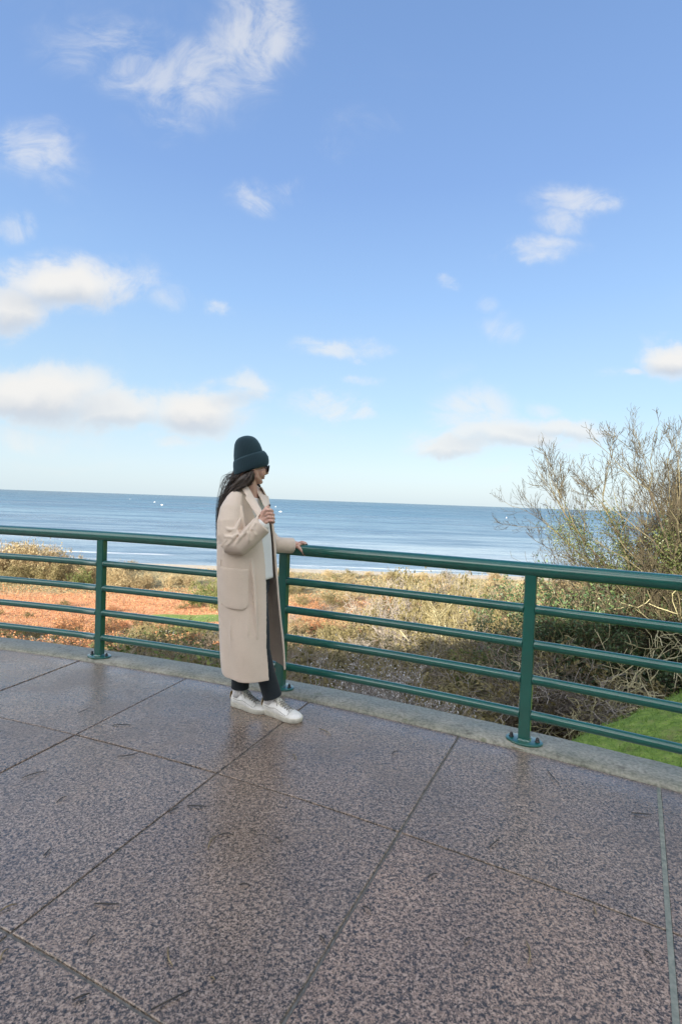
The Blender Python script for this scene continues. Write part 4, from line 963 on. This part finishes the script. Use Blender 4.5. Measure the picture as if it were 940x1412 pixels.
# patch pocket
def t_of(px, py):
    xl, xr, tn, tf, k = coat_row(py); return math.acos(max(-1, min(1, (px - (xl + xr) / 2) / ((xr - xl) / 2)))) - math.atan(k * .467)
mb = MB(); g_ = []
for j in range(15):
    py = 777 + 52 * j / 14; v_ = j / 14; ins = 0 if v_ < .82 else (1 - math.sqrt(max(0, 1 - ((v_ - .82) / .18) ** 2))) * 7
    g_.append([coat_pt(t_of(313 + ins + (350 - 313 - 2 * ins) * i / 14, py + i * .15), py + i * .15, .0030 + .0025 * math.sin(math.pi * i / 14)) for i in range(15)])
mb.loft(g_, closed=False); o = mb.build('pocket', m_coat, coat); mod(o, 'SOLIDIFY', thickness=.006, offset=-1); mod(o, 'BEVEL', width=.002, segments=2)
# stitched hems: pocket edge and side seam as fine cords
mb = MB(); mb.tube([coat_pt(t_of(313.2, py), py, .003) for py in range(768, 832, 4)], .0016, 6)
o = mb.build('seam', m_coat, coat)
# shirt
mb = MB(); rings = []; nS = 48
for py in [796, 793, 780, 765, 750, 735, 720, 708, 698, 690, 685, 682]:
    xl, xr, tn, tf, k = coat_row(py); cx = (xl + xr) / 2 + 1.0; hw = (xr - xl) / 2 * Y0 / 700 * (.80 if py > 700 else .78); af = hw / math.sqrt(.821 + .179 * k * k); c = W(cx, py, Y0)
    rings.append([c + Fd * af * (1 + .015 * math.sin(9 * t)) * math.cos(t) + Rt * af * k * math.sin(t) + ZU * ((-.022 * max(0, math.cos(t)) ** 3) if py < 700 else 0) for t in [2 * math.pi * i / nS for i in range(nS)]])
mb.loft(rings, caps=False)
for pts in ([(359.5, 725.5, 2.942), (362.8, 722.2, 2.943), (364.0, 720.9, 2.944)], [(401, 752.2, YR - .025), (405.6, 752.3, YR - .017), (406.6, 752.3, YR - .016)]):
    mb.tube([W(*p) for p in pts], [.045, .043, .040] if pts[0][0] < 380 else [.040, .037, .034], 20)
o = mb.build('jumper', m_shirt, person); mod(o, 'SOLIDIFY', thickness=.004)

# beanie ---------------------------------------------------------------
YH = 3.14
def hat(pairs, name, parent, rd):
    rings = []; n = 96; fac = []
    for (lx, ly, rx_, ry_, q_) in pairs:
        a = W(lx, ly, YH); b2 = W(rx_, ry_, YH); c = (a + b2) / 2; h_ = (b2 - a) / 2
        rings.append([c + h_ * math.cos(t) * (1 - .04 * math.sin(t) ** 2) + Vector((-.06, 1, 0)).normalized() * q_ * math.sin(t) for t in [math.pi / 2 + 2 * math.pi * k / n for k in range(n)]]); fac += [k / n for k in range(n)]
    mb = MB(); mb.loft(rings, caps=False); mb.add(rings[-1], [tuple(range(n))]); fac += [0] * n
    o = mb.build(name, m_knit, parent); at = o.data.attributes.new('rib', 'FLOAT', 'POINT'); at.data.foreach_set('value', fac); return o
hb = hat([(324, 650, 362, 640, .080), (323.2, 643, 362.5, 630, .084), (322.6, 636, 362.0, 621.5, .086), (322.2, 629, 360.5, 617, .088), (322.6, 620, 358.4, 612, .087), (323.4, 613, 355.2, 607.0, .082), (325.4, 608.0, 352.0, 603.8, .072), (328.6, 604.6, 348.4, 601.8, .056), (332.8, 602.6, 344.6, 600.9, .036), (337.0, 601.6, 341.0, 600.9, .010)], 'beanie', person, .09)
hc = hat([(326.5, 653.5, 361.5, 642.5, .078), (323.6, 656.6, 366.5, 643.5, .086), (322.6, 655.0, 369.6, 641.0, .091), (321.9, 649, 370.8, 635.5, .092), (321.4, 643, 370.0, 629.5, .092), (321.6, 638.4, 366.8, 624.2, .091), (322.2, 636.4, 364.0, 621.5, .088), (323.4, 637.2, 361.6, 622.6, .084)], 'cuff', hb, .09)
me_ = hc.data
# sunglasses
mb = MB()
def frame(s_):
    w, h_ = .026, .020; pts = []
    for k in range(25):
        t = 2 * math.pi * k / 24; x = math.copysign(abs(math.cos(t)) ** .6, math.cos(t)) * w; y = math.copysign(abs(math.sin(t)) ** .6, math.sin(t)) * h_
        pts.append(H(.106 - .014 * abs(s_ * .033 + x) / .05, s_ * .033 + x, -.026 + y))
    mb.tube(pts, .0034, 8, caps=False); return pts
fr = [frame(-1), frame(1)]
mb.tube([H(.104, -.008, -.016), H(.106, 0, -.014), H(.104, .008, -.016)], .003, 8)
for s_ in (-1, 1): mb.tube([H(.090, .060 * s_, -.016), H(.06, .072 * s_, -.014), H(0, .078 * s_, -.014), H(-.03, .077 * s_, -.024)], .0034, 8)
gl = mb.build('sunglasses', m_black, person)
for pts in fr:
    mb = MB(); mb.add(pts[:-1], [tuple(range(24))]); o = mb.build('lens', m_lens, gl, smooth=False); mod(o, 'SOLIDIFY', thickness=.0015)

# hair ------------------------------------------------------------------
hrs = np.random.default_rng(12); mb = MB()
mb.tube([W(346, 650, 3.10), W(340, 658, 3.085), W(331, 664, 3.09), W(321, 673, 3.11), W(311, 687, 3.15), W(306, 704, 3.19), W(302.5, 724, 3.20), (W(301.5, 742, 3.20))], [.024, .028, .027, .022, .017, .012, .007, .004], 12, round_ends=True)
mb.tube([W(330, 650, 3.16), W(324, 660, 3.16), W(315, 672, 3.17), W(308, 690, 3.20), W(304, 708, 3.22)], [.040, .030, .018, .012, .007], 12, round_ends=True)
def strand(cps, r):
    cps = [np.array(c, float) for c in cps]; m_ = len(cps); pts = []
    for i in range(m_ - 1):
        p0 = cps[max(i - 1, 0)]; p1 = cps[i]; p2 = cps[i + 1]; p3 = cps[min(i + 2, m_ - 1)]
        for t in (0, .25, .5, .75): pts.append(.5 * ((2 * p1) + (-p0 + p2) * t + (2 * p0 - 5 * p1 + 4 * p2 - p3) * t * t + (-p0 + 3 * p1 - 3 * p2 + p3) * t ** 3))
    pts.append(cps[-1]); n = len(pts); mb.tube([W(*p) for p in pts], [r * (1 - .8 * (i / (n - 1)) ** 2) for i in range(n)], 4, caps=False)
g = lambda s_: hrs.normal() * s_
for i in range(330):
    u = hrs.uniform(); ln = hrs.uniform(.45, 1); y0 = 3.03 + .13 * (1 - u) + g(.012)
    c0 = (324 + 26 * u, 655 - 4 * u + g(1), y0 if u > .3 else 3.08 + hrs.uniform(0, .14))
    c1 = (319 + 24 * u + g(1.2), 663 + 2 * u + g(1.5), c0[2] - .004 + g(.01)); c2 = (312.5 + 12 * u + g(1.6), 675 + 2 * u + g(1.8), 3.06 + .10 * (1 - u) + g(.02))
    c3 = (304.5 + 5 * u + g(1.8), 692 + g(2.5), 3.13 + g(.03)); c4 = (300.5 + 2 * u + g(1.4), 692 + 30 * ln + g(2), 3.17 + g(.02)); c5 = (300.0 + g(1.2), 700 + 50 * ln, 3.19 + g(.02))
    strand([c0, c1, c2, c3] + ([c4, c5] if ln > .7 else [c4]), hrs.uniform(.0011, .0022))
for i in range(34):   # wind-blown wisps
    y0 = 3.12 + g(.03); a = hrs.uniform(); s_ = hrs.uniform(0, 1) ** 2
    strand([(323, 650 + 8 * a, y0), (316 - 3 * s_, 652 + 10 * a + g(1.5), y0), (310 - 5 * s_ + g(1), 660 + 12 * a + g(2), y0 + g(.02)), (306 - 5 * s_ + g(1), 674 + 12 * a + g(3), y0 + g(.03)), (301 - 2 * s_ + g(1.2), 694 + 14 * a, 3.17), (298 + g(1), 712 + 22 * a, 3.19)], .0008)
for i in range(26):
    strand([(350 + g(1), 653, 3.065), (350 + g(1), 660, 3.06), (346 + g(1.5), 667 + g(1.5), 3.065), (340 + g(2), 671 + g(1.5), 3.07)], .0013)
    strand([(353 + g(1), 664, 3.20), (357 + g(1), 669 + g(1), 3.215), (360.5 + g(.8), 677 + g(1.5), 3.22), (361 + g(1), 684 + g(2.5), 3.22)], .0010)
mb.build('hair', m_hair, person)

# sneakers --------------------------------------------------------------
def sneaker(heel, toe, lbl):
    a = G(*heel); b_ = G(*toe); d = b_ - a; Ls = d.length; rz = math.atan2(d.y, d.x); s = Ls / .262
    base = Matrix.Translation(a) @ Matrix.Rotation(rz, 4, 'Z') @ Matrix.Scale(s, 4)
    T_ = lambda x, y, z: base @ Vector((x, y, z))
    def ring(x, hw, zb, zt, n=20, sq=.75, yo=0):
        out = []
        for k in range(n):
            t = 2 * math.pi * k / n; y = math.copysign(abs(math.cos(t)) ** sq, math.cos(t)) * hw; v_ = math.sin(t)
            z = zb + (zt - zb) * (.5 + .5 * math.copysign(abs(v_) ** .8, v_)); out.append(T_(x, y * (1 - .35 * max(0, v_)) + yo, z))
        return out
    mb = MB()
    mb.loft([ring(.002, .012, .02, .060), ring(.006, .026, .015, .078), ring(.020, .033, .012, .083), ring(.045, .036, .012, .080), ring(.070, .037, .012, .080), ring(.092, .039, .012, .086), ring(.112, .042, .012, .084),
             ring(.135, .045, .012, .074), ring(.160, .048, .012, .063), ring(.185, .050, .012, .054), ring(.210, .048, .012, .049), ring(.232, .041, .012, .044), ring(.248, .028, .014, .038), ring(.257, .012, .016, .030)])
    up_ = mb.build('sneaker', m_shoe, person); up_['label'] = lbl; mod(up_, 'SUBSURF', levels=1, render_levels=2)
    out = []
    for k in range(40):
        t = 2 * math.pi * k / 40; x = .130 - .1315 * math.cos(t); hw = .037 + .014 * max(0, math.sin((x - .03) / .26 * math.pi)) ; hw = np.interp(x, [0, .02, .06, .11, .18, .22, .25, .262], [.016, .034, .038, .041, .052, .049, .032, .006]); out.append((x, math.copysign(1, math.sin(t)) * hw if abs(math.sin(t)) > .02 else 0))
    mb = MB(); mb.loft([[T_(x * sc + .13 * (1 - sc), y * sc, z) for x, y in out] for z, sc in ((0.001, .97), (.004, 1.0), (.018, 1.005), (.024, 1.0), (.027, .985))])
    mb.build('sole', m_sole, up_)
    mb = MB(); mb.loft([[T_(-.0015 + .004 * (1 - math.cos(t)) * 4, math.sin(t) * .030, z) for t in np.linspace(-1.1, 1.1, 9)] for z in (.045, .060, .072, .082)], closed=False)
    o = mb.build('heel_tab', m_gold, up_); mod(o, 'SOLIDIFY', thickness=.003)
    mb = MB()
    for i in range(6):
        x = .104 + .0145 * i; zt = float(np.interp(x, [.092, .112, .135, .160, .185], [.088, .087, .077, .066, .057])); w = .018 + .001 * i
        for sg in (-1, 1): mb.tube([T_(x, -w * sg, zt - .004), T_(x + .004, -w * sg * .4, zt + .004), T_(x + .009, w * sg * .4, zt - .001), T_(x + .013, w * sg, zt - .010)], .0022, 6)
    mb.tube([T_(.104, 0, .090), T_(.100, .018, .098), T_(.108, .030, .088), T_(.116, .034, .072)], .002, 6); mb.tube([T_(.104, 0, .090), T_(.100, -.018, .097), T_(.110, -.029, .086), T_(.120, -.034, .070)], .002, 6)
    mb.build('laces', m_lace, up_)
    mb = MB(); mb.loft([[T_(x, y, z + .004 * (1 - (y / .024) ** 2)) for y in np.linspace(-.024, .024, 7)] for x, z in ((.150, .066), (.125, .078), (.105, .089), (.096, .098), (.092, .104))], closed=False)
    o = mb.build('tongue', m_sole, up_); mod(o, 'SOLIDIFY', thickness=.004)
    mb = MB()   # scuffed star-shaped wear and seams on the side
    for sg in (-1, 1):
        mb.tube([T_(.03, sg * .0365, .055), T_(.07, sg * .0385, .050), T_(.11, sg * .0415, .058), T_(.15, sg * .0445, .046), T_(.19, sg * .0475, .036)], .0011, 5)
        mb.tube([T_(.196, sg * .0465, .038), T_(.200, sg * .030, .052), T_(.198, 0, .0565)], .0011, 5)
    mb.build('seam', m_scuff, up_)
    mb = MB(); mb.tube([T_(.045, 0, .06), T_(.046, 0, .085), T_(.048, 0, .105), T_(.050, 0, .128)], [.038, .0385, .037, .036], 20); mb.build('sock', m_sock, person)
    return up_
sneaker((363.5, 981), (415.5, 997), 'white leather sneaker of the front foot with gold heel tab')
sneaker((320, 971), (369, 984.5), 'white leather sneaker of the rear foot with gold heel tab')
